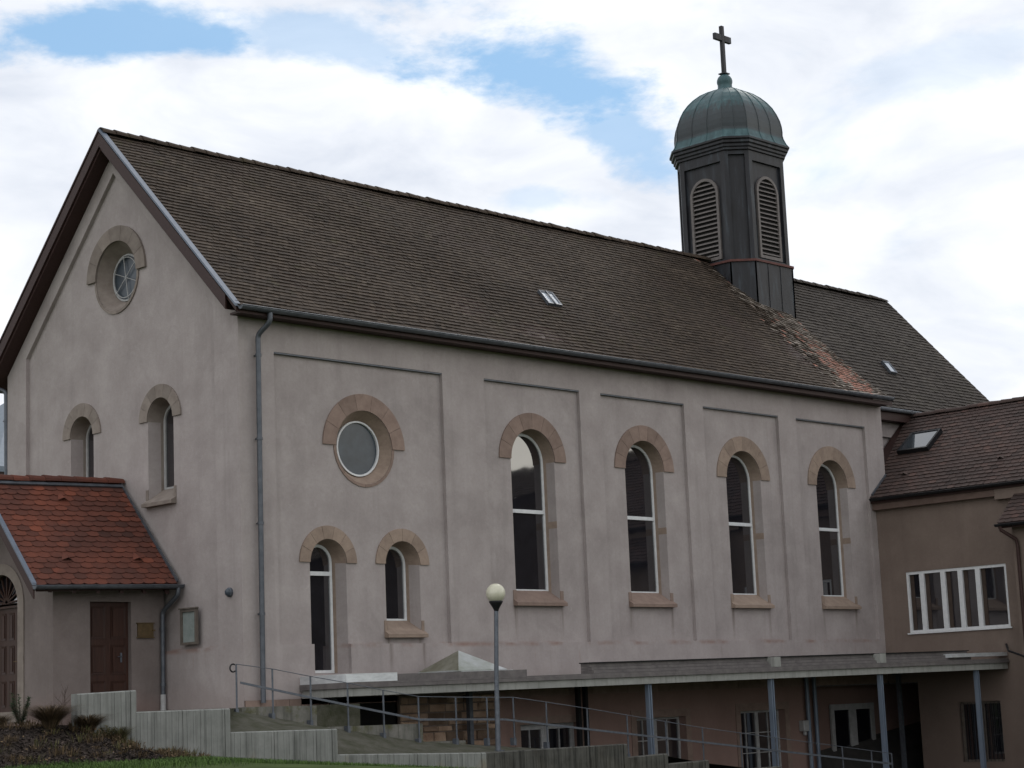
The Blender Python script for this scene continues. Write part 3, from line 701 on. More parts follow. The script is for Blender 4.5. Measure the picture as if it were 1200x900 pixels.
for k, rot in enumerate(face_frames()):
    T_ = Matrix.Translation((TX, TY, 0)) @ rot
    F_ = lambda u, z, d: T_ @ Vector((u, -(HB-.09+.055)-.0+d, z))
    mbl = MB(); lo = arch(0, .56, 15.44, 13.30); li = arch(0, .47, 15.44, 13.40)
    frame_ring(mbl, F_, lo, li, -.02, .055)
    for q in range(17):
        z = 13.46+q*.145; h = .47 if z < 15.44 else math.sqrt(max(0, .47**2-(z-15.44)**2))
        if h < .12: continue
        p = [F_(-h, z, -.01), F_(h, z, -.01), F_(h, z+.055, .05), F_(-h, z+.055, .05)]
        mbl.face(p); lo_ = [Vector(x)+Vector((0, 0, -.018)) for x in p]; mbl.face(lo_[::-1]); mbl.strip(p, lo_, True)
    M['louvre'] = M.get('louvre') or simple('louvre_paint', (.115, .102, .098), (.17, .152, .145), 8, .6)
    lv = mbl.build('louvre', 'louvre', turret)
    g = MB(); g.face(lift(li, F_, .052)); g.build('backing', 'dark_void', lv)

# ---------------- basement storey of the church (below the canopy)
mb = MB(); BY = -.03
bw = [rect(8.05, 10.1, -2.75, -.66), rect(12.2, 14.12, -2.3, -.65), rect(16.4, 18.35, -2.3, -.60)]; LX = 19.85
mb.poly([(1.5, -2.8), (1.5, .0), (LX, .0), (LX, -2.8)], bw + [rect(2.15, 4.2, -2.75, -.02)], lambda u, z: (u, BY, z))
mb.face([(LX, BY, -2.8), (LX, BY, 0), (LX, 1.2, 0), (LX, 1.2, -2.8)]); mb.face([(LX, 1.2, -2.8), (LX, 1.2, 0), (28, 1.2, 0), (28, 1.2, -2.8)])
sf = MB(); sf.box((LX+.01, BY+.005, -.03), (28, 1.19, .04)); sf.box((23.51, -.99, -.03), (28, BY, .04)); sf.build('loggia_soffit', 'conc_edge', church)
mb.face([(28, -1, -2.8), (28, -1, 0), (28, 1.2, 0), (28, 1.2, -2.8)])
for b in bw: mb.strip(lift(b, LONG, BY), lift(b, LONG, BY+.3), True)
base = mb.build('basement_wall', 'plaster_pink', church, label='pinkish rendered basement wall under the canopy')
mb = MB(); x = 7.4       # sandstone course above it
while x < 23.4:
    ln_ = rnd(.7, 1.5); mb.box((x, BY-.02, .002), (min(x+ln_-.012, 23.4), .05, .25), 0, rnd()); x += ln_
mb.build('stone_course', 'stone_pink', church)
mb = MB(); x = .02
while x < 1.48:
    ln_ = rnd(.35, .6); mb.box((x, -.035, -.08), (min(x+ln_-.01, 1.48), .02, .115), 0, rnd()); x += ln_
mb.build('plinth', 'stone_pink', church)
# rubble stone wall piece, uneven courses
mb = MB(); z = -2.7
while z < .06:
    h = rnd(.12, .24); x = 4.22 + rnd(-.02, .02)
    while x < 7.15:
        ln_ = rnd(.22, .62); x1 = min(x+ln_-.02, 7.2); y = -.12+rnd(-.025, .02); e = .015
        if x1-x > .06:
            z1 = min(z+h-.02, .10)
            fr_ = [(x+e, y, z+e), (x1-e, y+rnd(-.01, .01), z+e), (x1-e, y+rnd(-.01, .01), z1-e), (x+e, y, z1-e)]
            bk = [(x, y+.03, z), (x1, y+.03, z), (x1, y+.03, z1), (x, y+.03, z1)]; tn = rnd()
            mb.face(fr_, 0, tn); mb.strip(fr_, bk, True, 0, tn)
        x += ln_
    z += h
mb.box((4.2, -.095, -2.75), (7.22, -.04, .11), 1)
mb.build('stone_wall', ['rubble', 'mortar'], church, label='patch of coursed brown rubble stone under the canopy')
mb = MB(); mb.box((7.23, -.16, -2.75), (7.48, -.035, .11)); mb.build('pilaster', 'plaster_pink', church)
mb = MB(); mb.box((2.16, .02, -2.74), (4.19, .9, -.02)); mb.build('cellar_opening', 'dark_void', church)
def surround(u0, u1, z0, z1, wd, d0, mat, parent):
    m_ = MB(); m_.box((u0-wd, d0, z0), (u0-.002, BY-.002, z1), 0, .4); m_.box((u1+.002, d0, z0), (u1+wd, BY-.002, z1), 0, .6); m_.box((u0-wd, d0-.004, z1+.002), (u1+wd, BY-.002, z1+wd), 0, .5)
    return m_.build('surround', mat, parent)
def casement(u0, u1, z0, z1, d, cols, rows_, mat, fn=LONG, par=None, thick=.055, mun=.022, leaf=2, lower=0):
    m_ = MB(); wl = (u1-u0)/leaf
    for k in range(leaf):
        a, b = u0+k*wl, u0+(k+1)*wl
        frame_ring(m_, fn, rect(a+.004, b-.004, z0, z1), rect(a+thick, b-thick, z0+thick+lower, z1-thick), d, d+.06)
        for c in range(1, cols):
            x = a+thick+(b-a-2*thick)*c/cols; bar(m_, fn, x-mun/2, x+mun/2, z0+thick+lower, z1-thick, d+.008, d+.05)
        for r in range(1, rows_):
            z = z0+thick+lower+(z1-z0-2*thick-lower)*r/rows_; bar(m_, fn, a+thick, b-thick, z-mun/2, z+mun/2, d+.010, d+.05)
    o = m_.build('window', mat, par or church)
    pane(fn, rect(u0+.02, u1-.02, z0+.02, z1-.02), d+.04, 'glass', o)
    return o
wn = casement(12.2, 14.12, -2.3, -.65, BY+.2, 2, 3, 'white_dull'); surround(12.2, 14.12, -2.3, -.65, .2, BY-.025, 'stone_pink', wn)
wn = casement(16.4, 18.35, -2.3, -.60, BY+.2, 2, 3, 'white_dull'); surround(16.4, 18.35, -2.3, -.60, .2, BY-.025, 'stone_pink', wn)
dr = casement(8.05, 10.1, -2.75, -.66, BY+.18, 2, 1, 'white_dull', thick=.13, lower=1.0); dr.name = 'door'; dr['label'] = 'white double door with small upper panes'; surround(8.05, 10.1, -2.75, -.66, .18, BY-.025, 'stone_pink', dr)
dr = casement(22.1, 24.3, -2.75, -.55, 1.1, 1, 1, 'white_dull', thick=.17, lower=.3); dr.name = 'door'; dr['label'] = 'grey glazed double door under the canopy'

# ================================================================== PORCH
PYW, PX = 2.7926, -2.783; PYB = 6.25
porch = thing('porch', 'small rendered entrance porch with bright red tiled roof against the gable', 'porch', (-2, 4.4, 0))
mb = MB(); DX0, DX1 = -1.88, -.85; dh = rect(DX0, DX1, .04, 2.33)
tilt = lambda x: .026*x
mb.poly([(PX, -.45), (PX, 2.95), (-.002, 3.05), (-.002, -.45)], [dh], lambda u, z: LONG(u, z, PYW))
mb.strip(lift(dh, LONG, PYW), lift(dh, LONG, PYW+.17), True)
AC, AR, AZ = 4.80, .67, 2.35; ao = arch(AC, AR, AZ, .1)
mb.poly([(PYW, -.45), (PYW, 3.0), (4.45, 4.85), (PYB, 2.9), (PYB, -.45)], [ao], lambda u, z: GAB(u, z, PX))
mb.strip(lift(ao, GAB, PX), lift(ao, GAB, PX+.22), True)
mb.face([(PX, PYB, -.45), (PX, PYB, 3.0), (0, PYB, 3.0), (0, PYB, -.45)])
mb.build('wall', 'plaster_porch', porch)
pr0, pr1 = (-3.55, 2.25, 2.60), (.0, 2.25, 2.69); pq0, pq1 = (-3.55, 4.43, 5.03), (.0, 4.43, 5.12)
mb = MB()
tile_roof(mb, seg(pr0, pq0), seg(pr1, pq1), 20, .30, thick=.02, amp=.008, jit=.008, scallop=.05)
tile_roof(mb, seg((-3.55, 6.65, 2.60), (-3.55, 4.47, 5.03)), seg((0, 6.65, 2.69), (0, 4.47, 5.12)), 20, .30, thick=.02, amp=.008, jit=.006)
slab(mb, [(-3.5, 2.28, 2.61), (-.004, 2.28, 2.70), (-.004, 4.45, 5.10), (-3.5, 4.45, 5.01)], .13, 1)
slab(mb, [(-3.5, 6.62, 2.61), (-.004, 6.62, 2.70), (-.004, 4.45, 5.10), (-3.5, 4.45, 5.01)], .13, 1)
for fx, v in ((.30, .22), (.80, .22), (.5, .80)):     # hooded vent tiles
    a = Vector(pr0).lerp(Vector(pr1), fx).lerp(Vector(pq0).lerp(Vector(pq1), fx), v); up_ = (Vector(pq0)-Vector(pr0)).normalized(); n_ = Vector((0, -up_.z, up_.y))
    mb.mesh([a+Vector((-.14, 0, 0))+n_*.03, a+n_*.11, a+Vector((.14, 0, 0))+n_*.03, a+up_*.26+n_*.025], [(0, 1, 3), (1, 2, 3)], 0, .7)
proof = mb.build('roof', ['tile_red', 'brown_wood'], porch)
mb = MB(); ridge_caps(mb, (-3.58, 4.45, 5.03), (.0, 4.45, 5.13), .13, .40); mb.build('ridge_cap', 'tile_red', proof)
mb = MB(); mb.beam((-.02, 2.24, 2.745), (-.02, 4.45, 5.185), (.016, 0, 0), (0, -.02, .02)); mb.beam((-3.5, 4.31, 4.955), (0, 4.31, 5.04), (0, .03, .03), (0, -.012, .012)); mb.build('lead_flashing', 'zinc_dark', proof)
mb = MB()
for sgn, ye in ((-1, 2.24), (1, 6.66)):
    mb.beam((-3.57, 4.45, 4.90), (-3.57, ye, 2.46), (.02, 0, 0), (0, 0, .13), 0)
    mb.beam((-3.56, 4.45, 5.075), (-3.56, ye, 2.635), (.05, 0, 0), (0, 0, .025), 1)
mb.build('verge_board', ['brown_wood', 'zinc_verge'], proof)
for k in range(6):
    mb = MB(); x = -3.2+k*.58; mb.hexa([(x, 2.3, 2.47), (x+.09, 2.3, 2.47), (x+.09, 2.79, 2.9), (x, 2.79, 2.9), (x, 2.3, 2.56), (x+.09, 2.3, 2.56), (x+.09, 2.79, 3.0), (x, 2.79, 3.0)])
    mb.build('rafter_end', 'brown_wood', porch)
gutter('gutter', (-3.6, 2.17, 2.59), (.06, 2.17, 2.66), .075, porch, joints=4)
downpipe([(-.06, 2.17, 2.60), (-.06, 2.17, 2.45), (-.10, 2.70, 2.12), (-.10, 2.71, .05)], .05, 'zinc_dark', porch, (1.75, .55))
mb = MB(); mb.tube([(-.10, 2.71, .0), (-.10, 2.71, .34)], .062, 12); mb.build('standpipe', 'white_dull', porch, label='pale standpipe at the foot of the downpipe')
def panel_door(fn, u0, u1, z0, z1, d, cols, rws, mat, parent, name='door'):
    m_ = MB(); bar(m_, fn, u0, u1, z0, z1, d, d+.05)
    wv = (u1-u0)/cols
    for c in range(cols):
        for (za, zb) in rws:
            a, b = u0+c*wv+.07, u0+(c+1)*wv-.07; lo = rect(a, b, za, zb); li = rect(a+.05, b-.05, za+.05, zb-.05); tn = rnd(.3, .7)
            m_.strip(lift(lo, fn, d-.012), lift(li, fn, d-.004), True, 0, tn*.5); m_.face(lift(li, fn, d-.018), 0, tn); m_.strip(lift(li, fn, d-.018), lift(li, fn, d-.004), True, 0, tn*.4)
            m_.strip(lift(lo, fn, d-.012), lift(lo, fn, d), True, 0, tn)
    return m_.build(name, mat, parent)
pd_ = panel_door(LONG, DX0, DX1, .04, 2.33, PYW+.12, 2, [(.14, .66), (.80, 1.42), (1.55, 2.24)], 'door_wood', porch); pd_['label'] = 'brown panelled side door of the porch'
mb = MB(); mb.box((DX1-.22, PYW+.085, 1.05), (DX1-.18, PYW+.105, 1.25)); mb.tube([(DX1-.20, PYW+.10, 1.17), (DX1-.20, PYW+.05, 1.17), (DX1-.31, PYW+.05, 1.165)], .010, 6); mb.build('handle', 'galv', pd_)
ad = panel_door(GAB, AC-AR+.01, AC+AR-.01, .1, 2.33, PX+.15, 4, [(.2, .75), (.9, 1.5), (1.62, 2.2)], 'door_wood', porch); ad['label'] = 'brown arched front door with glazed tympanum'
mb = MB(); bar(mb, GAB, AC-AR+.01, AC+AR-.01, 2.30, 2.40, PX+.10, PX+.2)
for k in range(9):
    a = PI*(k+.5)/9; mb.beam(GAB(AC, 2.42, PX+.13), GAB(AC-math.cos(a)*AR*.97, 2.35+math.sin(a)*AR*.97, PX+.13), GAB(math.sin(a)*.016, math.cos(a)*.016, 0), (.016, 0, 0))
lo = arch(AC, AR-.003, 2.36, 2.35); frame_ring(mb, GAB, lo, arch(AC, AR-.06, 2.40, 2.39), PX+.1, PX+.18)
mb.build('tympanum', 'door_wood', ad)
pane(GAB, arch(AC, AR-.03, 2.36, 2.35), PX+.16, 'glass', ad)
mb = MB(); mb.tube([GAB(AC-AR+.16, 1.15, PX+.13), GAB(AC-AR+.16, 1.15, PX+.06), GAB(AC-AR+.28, 1.15, PX+.06)], .011, 6); mb.build('handle', 'brass', ad)
mb = MB()
lo = arch(AC, AR+.24, AZ, .1); li = arch(AC, AR+.002, AZ, .1)
frame_ring(mb, GAB, lo, li, PX-.025, PX-.001); mb.box((PX-.05, AC-AR-.35, -.12), (PX-.002, AC+AR+.35, .098))
mb.build('surround', 'stone_grey', porch)

# things fixed to the walls
t_ = thing('notice_board', 'glazed notice board on the gable wall beside the porch downpipe', 'notice board', (0, 1.82, 1.37))
mb = MB(); frame_ring(mb, GAB, rect(1.54, 2.11, 1.36, 2.12), rect(1.595, 2.055, 1.415, 2.06), -.07, -.002); mb.box((-.10, 1.52, 2.122), (-.002, 2.13, 2.15)); mb.build('frame', 'frame_wood', t_)
mb = MB(); mb.face(lift(rect(1.59, 2.06, 1.41, 2.065), GAB, -.03)); mb.build('pane', 'paper', t_)
mb = MB(); mb.box((-.70, PYW-.035, 1.58), (-.30, PYW-.002, 1.86)); mb.box((-.725, PYW-.045, 1.865), (-.275, PYW-.002, 1.885)); mb.box((-.725, PYW-.045, 1.555), (-.275, PYW-.002, 1.575)); mb.box((-.34, PYW-.06, 1.70), (-.27, PYW-.036, 1.735))
o = mb.build('letter_box', 'brass', None); tag(o, 'small bronze coloured letter box on the porch wall right of the brown door', 'letter box')
t_ = thing('wall_lamp', 'round glass bulkhead lamp on the gable near the church corner', 'wall lamp', (0, .41, 2.37))
mb = MB(); n = 20
for (r0, d0), (r1, d1) in zip([(.10, 0), (.10, -.05), (.085, -.06)], [(.10, -.05), (.085, -.06), (.085, -.05)]):
    mb.strip(lift(circ(.41, 2.38, r0, n), GAB, d0), lift(circ(.41, 2.38, r1, n), GAB, d1), True)
mb.build('base', 'galv', t_)
mb = MB(); prev = circ(.41, 2.38, .084, n); pd0 = -.05
for k in range(1, 6):
    a = k/5*PI/2; cur = circ(.41, 2.38, .084*math.cos(a)+.002, n); d1 = -.05-.075*math.sin(a); mb.strip(lift(prev, GAB, pd0), lift(cur, GAB, d1), True, smooth=True); prev, pd0 = cur, d1
mb.build('lens', 'glass_grey', t_)
t_ = thing('wall_lamp', 'pale box shaped wall lamp under the canopy beside the basement window', 'wall lamp', (19.05, -.1, -1.2))
mb = MB(); mb.bevbox((18.96, -.22, -1.22), (19.2, -.035, -.93), .02); mb.build('lamp_housing', 'white_dull', t_)
mb = MB(); mb.lathe((19.1, -.13, -1.29), [(.0, -.05), (.05, -.04), (.06, 0), (.05, .05), (.03, .068)], 12); mb.build('sensor', 'white_dull', t_)

# ================================================================== CANOPY
CA, CBp = Vector((1.5, -1.5, 0)), Vector((23.46, -4.0, 0))
cz = lambda x: .12 + .0058*(x-1.5)
cy = lambda x: -1.5 - (x-1.5)*2.5/21.96
canopy = thing('canopy', 'long flat concrete walkway canopy on steel columns along the church', 'canopy', (12, -2.7, -2.7))
def cseg(mb, x0, x1, off0, off1, za, zb, mi=0, tint=.5):   # bar along the canopy edge; off = distance behind the edge line
    mb.hexa([(x0, cy(x0)+off0, cz(x0)+za), (x1, cy(x1)+off0, cz(x1)+za), (x1, cy(x1)+off1, cz(x1)+za), (x0, cy(x0)+off1, cz(x0)+za),
             (x0, cy(x0)+off0, cz(x0)+zb), (x1, cy(x1)+off0, cz(x1)+zb), (x1, cy(x1)+off1, cz(x1)+zb), (x0, cy(x0)+off1, cz(x0)+zb)], mi, tint)
mb = MB()
lo = [(1.55, -.04, cz(1.5)+.06), (1.55, cy(1.55)+.12, cz(1.5)+.06), (23.46, cy(23.46)+.12, cz(23.4)+.06), (23.46, -.04, cz(23.4)+.06)]
hi = [(x, y, z+.16) for x, y, z in lo]
mb.face(lo[::-1]); mb.face(hi); mb.strip(lo, hi, True)
mb.build('slab', 'conc_edge', canopy)
mb = MB(); x = 1.5
while x < 23.4:
    x1 = min(x+3.1, 23.45); cseg(mb, x+.004, x1-.004, 0, .12, 0, .165, 0, rnd()); x = x1
mb.hexa([(1.5, 0-.04, cz(1.5)), (1.5, -1.5, cz(1.5)), (1.55, -1.5, cz(1.5)), (1.55, -.04, cz(1.5)), (1.5, -.04, cz(1.5)+.165), (1.5, -1.5, cz(1.5)+.165), (1.55, -1.5, cz(1.5)+.165), (1.55, -.04, cz(1.5)+.165)])
mb.build('fascia', 'conc_fascia', canopy)
mb = MB(); cseg(mb, 1.46, 23.45, -.05, .14, .169, .245); cseg(mb, 1.46, 23.45, -.03, .10, .249, .285)
mb.hexa([(1.44, -.04, cz(1.5)+.169), (1.44, -1.55, cz(1.5)+.169), (1.54, -1.55, cz(1.5)+.169), (1.54, -.04, cz(1.5)+.169), (1.44, -.04, cz(1.5)+.285), (1.44, -1.55, cz(1.5)+.285), (1.54, -1.55, cz(1.5)+.285), (1.54, -.04, cz(1.5)+.285)])
mb.build('roof_edge', 'conc_edge', canopy)
mb = MB()   # upstands: low behind the left part, taller ribbed sheet from the third window on
cseg(mb, 2.76, 6.4, .12, .2, .22, .43)
for x0, x1 in ((8.35, 14.15), (14.4, 18.1), (18.35, 22.0)):
    for k, (z0, z1, of) in enumerate(((.29, .36, .10), (.365, .43, .16), (.435, .52, .22))): cseg(mb, x0, x1, of, .5, z0, z1, 0, .4+.1*k)
    cseg(mb, x0-.03, x1+.03, .17, .52, .523, .545, 1)
mb.build('upstand', ['conc_edge', 'black_iron'], canopy)
for x in (14.27, 18.23): mb = MB(); cseg(mb, x-.11, x+.11, -.02, .4, .287, .53); mb.build('concrete_rib', 'conc_fascia', canopy)
mb = MB(); cseg(mb, 1.47, 2.75, -.035, -.01, .287, .44); cseg(mb, 1.47, 2.75, -.035, .3, .442, .46)
mb.hexa([(1.45, -.04, cz(1.5)+.287), (1.45, -1.53, cz(1.5)+.287), (1.48, -1.53, cz(1.5)+.287), (1.48, -.04, cz(1.5)+.287), (1.45, -.04, cz(1.5)+.46), (1.45, -1.53, cz(1.5)+.46), (1.48, -1.53, cz(1.5)+.46), (1.48, -.04, cz(1.5)+.46)])
mb.build('flashing', 'zinc_bright', canopy)
mb = MB(); cseg(mb, 21.0, 23.42, -.03, .3, .36, .46); mb.build('flashing', 'zinc_bright', canopy)
mb = MB(); cseg(mb, 4.75, 6.15, .28, .34, .30, .44); mb.build('flashing', 'zinc_bright', canopy)
sk = MB(); sk.box((4.72, -1.5, cz(5)+.22), (6.15, -.25, cz(5)+.45)); skl = sk.build('skylight', 'conc_edge', canopy, label='pyramid shaped roof light on the canopy')
sk = MB(); zb_ = cz(5)+.47; b4 = [(4.68, -1.53, zb_), (6.19, -1.53, zb_), (6.19, -.22, zb_), (4.68, -.22, zb_)]; ap = (5.35, -.85, 1.06)
for i in range(4): sk.face([b4[i], b4[(i+1) % 4], ap], 1 if i == 3 else 0)  # darker tint on the left face: moss, plus shading put into the colour
sk.strip(b4, [(x, y, z-.03) for x, y, z in b4], True); M['mossy_shade_acrylic'] = simple('shaded_algae_acrylic', (.10, .095, .06), (.24, .235, .20), 2.5, .5); sk.build('pyramid_pane', ['glass_skylight', 'mossy_shade_acrylic'], skl)
for i, x in enumerate((10.03, 14.14, 18.22, 22.2)):
    mb = MB(); y = cy(x)+.12; r = .075
    for dx in (-.04, .04): mb.beam((x+dx, y, -2.75), (x+dx, y, cz(x)+.06), (.02, 0, 0), (0, .055, 0))
    mb.beam((x, y, -2.75), (x, y, cz(x)+.06), (.019, 0, 0), (0, .012, 0)); mb.box((x-.14, y-.12, -2.75), (x+.14, y+.12, -2.73))
    mb.build('column', 'steel_blue', canopy)
for x, y in ((23.4, -.42), (6.12, -.35), (2.1, -.35)):
    mb = MB(); mb.beam((x, y, -2.75), (x, y, cz(x)+.06), (.055, 0, 0), (0, .055, 0)); mb.box((x-.12, y-.12, cz(x)-.02), (x+.12, y+.12, cz(x)+.055)); mb.build('column', 'galv', canopy)
for x in (9.86, 10.12):
    mb = MB(); mb.beam((x, -.25, -2.75), (x, -.25, cz(x)+.06), (.05, 0, 0), (0, .05, 0)); mb.build('column', 'black_iron', canopy)
for x in (19.27, 19.62):
    mb = MB(); mb.tube([(x, -.16, cz(x)+.06), (x, -.16, -2.7)], .06, 12); mb.tube([(x, -.16, -.6), (x, -.16, -.55)], .07, 12); mb.build('downpipe', 'steel_blue', canopy)

# ================================================================== ANNEX
AX = 23.5
annex = thing('annex', 'brown rendered side wing with reddish tiled roof at right angles to the church', 'building', (24, -3, -2.7))
mb = MB()
wl = rect(-4.16, -.87, 1.40, 3.16); we = rect(-3.64, -2.30, -2.3, -.62); PL_ = [(-12, -2.8), (-12, 5.35), (-.003, 5.35), (-.003, .0), (-1.0, .0), (-1.0, -2.8)]
mb.poly(PL_, [wl, we], lambda u, z: GAB(u, z, AX))
for l in (wl, we): mb.strip(lift(l, GAB, AX), lift(l, GAB, AX+.24), True)
mb.face([(AX, -12, -2.8), (AX, -12, 5.35), (26.7, -12, 7.9), (29.9, -12, 5.35), (29.9, -12, -2.8)]); mb.face([(29.9, -12, -2.8), (29.9, -12, 5.35), (29.9, CY-.01, 5.35), (29.9, CY-.01, -2.8)])
mb.face([(AX, -1, -2.8), (AX, -1, 0), (28, -1, 0), (28, -1, -2.8)])
mb.box((AX-.20, -12, 4.95), (AX-.003, -4.1, 5.34))
mb.build('wall', 'plaster_annex', annex)
mb = MB(); mb.box((AX-.19, -4.09, 5.05), (AX-.004, -.004, 5.33)); M['eave_paint'] = simple('pinkish_brown_eave_paint', (.11, .075, .062), (.16, .11, .092), 4, .7); mb.build('eave_board', 'eave_paint', annex)
XE, XR = 23.22, 26.7; az = lambda x: 5.40+.8*(x-XE)
mb = MB()
tile_roof(mb, seg((XE, -12.2, az(XE)), (XR-.04, -12.2, az(XR-.04))), seg((XE, -.004, az(XE)), (XR-.04, CY-.12, az(XR-.04))), 24, .24, thick=.026, amp=.012, jit=.008, scallop=.03)
tile_roof(mb, seg((2*XR-XE, CY-.1, az(XE)), (XR+.04, CY-.1, az(XR-.04))), seg((2*XR-XE, -12.2, az(XE)), (XR+.04, -12.2, az(XR-.04))), 20, .5, thick=.026)
# part of the slope that runs back behind the nave corner up to the choir wall
slab(mb, [(XE+.03, -12.15, az(XE)-.0), (XE+.03, -.006, az(XE)), (LN+.03, -.006, az(LN)), (LN+.03, CY-.02, az(LN)), (XR, CY-.02, az(XR)-.03), (XR, -12.15, az(XR)-.03)], .16, 1)
slab(mb, [(2*XR-XE-.03, -12.15, az(XE)), (2*XR-XE-.03, CY-.02, az(XE)), (XR, CY-.02, az(XR)-.03), (XR, -12.15, az(XR)-.03)], .16, 1)
for yv, xv in ((-.75, 24.0), (-3.9, 24.15)):
    a = Vector((xv, yv, az(xv)+.03)); up_ = Vector((1, 0, .8)).normalized(); n_ = Vector((-.8, 0, 1)).normalized()
    mb.mesh([a+Vector((0, -.12, 0)), a+n_*.09, a+Vector((0, .12, 0)), a+up_*.26], [(0, 1, 3), (1, 2, 3)], 0, .5)
aroof = mb.build('roof', ['tile_brown_red', 'brown_wood'], annex)
mb = MB(); ridge_caps(mb, (XR, CY-.05, az(XR)), (XR, -12.2, az(XR)), .12, .38); mb.build('ridge_cap', 'tile_brown_red', aroof)
def an(x, y): return (x, y, az(x)+.05)
skylight_flat(aroof, [an(24.93, .02), an(24.93, -1.06), an(25.70, -1.12), an(25.70, -.06)], 'square roof window in the reddish side wing roof', 'black_iron', 'glass_sky', .09, .07)
mb = MB(); mb.beam((XE+.1, -.03, az(XE+.1)+.02), (LN, -.03, az(LN)+.02), (0, .025, 0), (-.02, 0, .03)); mb.build('verge_flashing', 'zinc_dark', aroof)
gutter('gutter', (XE-.06, -12, 5.37), (XE-.06, -.06, 5.37), .07, annex, 'black_iron', joints=6)
M['curtain_cloth'] = simple('brown_curtain_cloth', (.045, .032, .026), (.07, .05, .04), 4, .9)
# ribbon window: five lights between white posts
m_ = MB()
frame_ring(m_, GAB, wl, rect(-4.09, -.94, 1.47, 3.08), AX+.02, AX+.12)
for y in (-1.38, -2.09, -2.66, -3.23): bar(m_, GAB, y-.075, y+.075, 1.47, 3.08, AX+.015, AX+.12)
m_.box((AX-.05, -4.22, 1.36), (AX+.02, -.82, 1.398)); rw = m_.build('window', 'white', annex, label='white framed ribbon window of five lights')
for y in (-.95, -1.46, -2.17, -2.74, -3.31):
    cu = MB(); bar(cu, GAB, y-.13, y+.0, 1.48, 3.07, AX+.085, AX+.098); cu.build('curtain', 'curtain_cloth', rw)
for a, b in ((-1.33, -.93), (-2.04, -1.43), (-2.61, -2.14), (-3.18, -2.71), (-4.10, -3.28)): pane(GAB, rect(a, b, 1.46, 3.09), AX+.1, 'glass', rw)
wn = casement(-3.64, -2.30, -2.3, -.62, AX+.12, 1, 1, 'frame_wood', GAB, annex, thick=.07)
mb = MB()
for k in range(11): y = -3.58+k*.122; mb.tube([(AX-.02, y, -2.28), (AX-.02, y, -.66)], .009, 6)
mb.build('window_grille', 'black_iron', wn)
# projecting bay with its own low roof
mb = MB(); BX = 22.62
mb.face([(BX, -4.95, -2.8), (BX, -4.95, 4.25), (BX, -9, 4.25), (BX, -9, -2.8)]); mb.face([(BX, -4.95, -2.8), (BX, -4.95, 4.25), (AX, -4.95, 4.9), (AX, -4.95, -2.8)]); mb.face([(BX, -9, -2.8), (BX, -9, 4.25), (AX, -9, 4.9), (AX, -9, -2.8)])
bay = mb.build('projecting_bay', 'plaster_annex', annex)
mb = MB(); bz = lambda x: 4.17+.82*(x-22.25)
tile_roof(mb, seg((22.25, -9.2, bz(22.25)), (AX-.01, -9.2, bz(AX))), seg((22.25, -4.72, bz(22.25)), (AX-.01, -4.72, bz(AX))), 9, .24, thick=.026, scallop=.03)
slab(mb, [(22.27, -9.2, bz(22.25)), (22.27, -4.74, bz(22.25)), (AX-.21, -4.74, bz(AX-.2)-.01), (AX-.21, -9.2, bz(AX-.2)-.01)], .14, 1)
mb.build('bay_roof', ['tile_brown_red', 'brown_wood'], bay)
gutter('gutter', (22.19, -9.2, 4.14), (22.19, -4.70, 4.14), .065, bay, 'black_iron', joints=2)
mb = MB(); mb.tube([(22.2, -4.85, 4.08), (22.2, -4.86, 3.98), (22.5, -5.12, 3.72), (22.53, -5.14, 3.55), (22.53, -5.14, -2.7)], .05, 10); mb.build('downpipe', 'brown_wood', bay, label='brown downpipe on the projecting bay')
mb = MB(); mb.tube([(AX-.05, -4.0, .92), (22.6, -4.55, .72), (22.5, -5.2, .5)], .03, 8); mb.build('pipe', 'black_iron', annex)

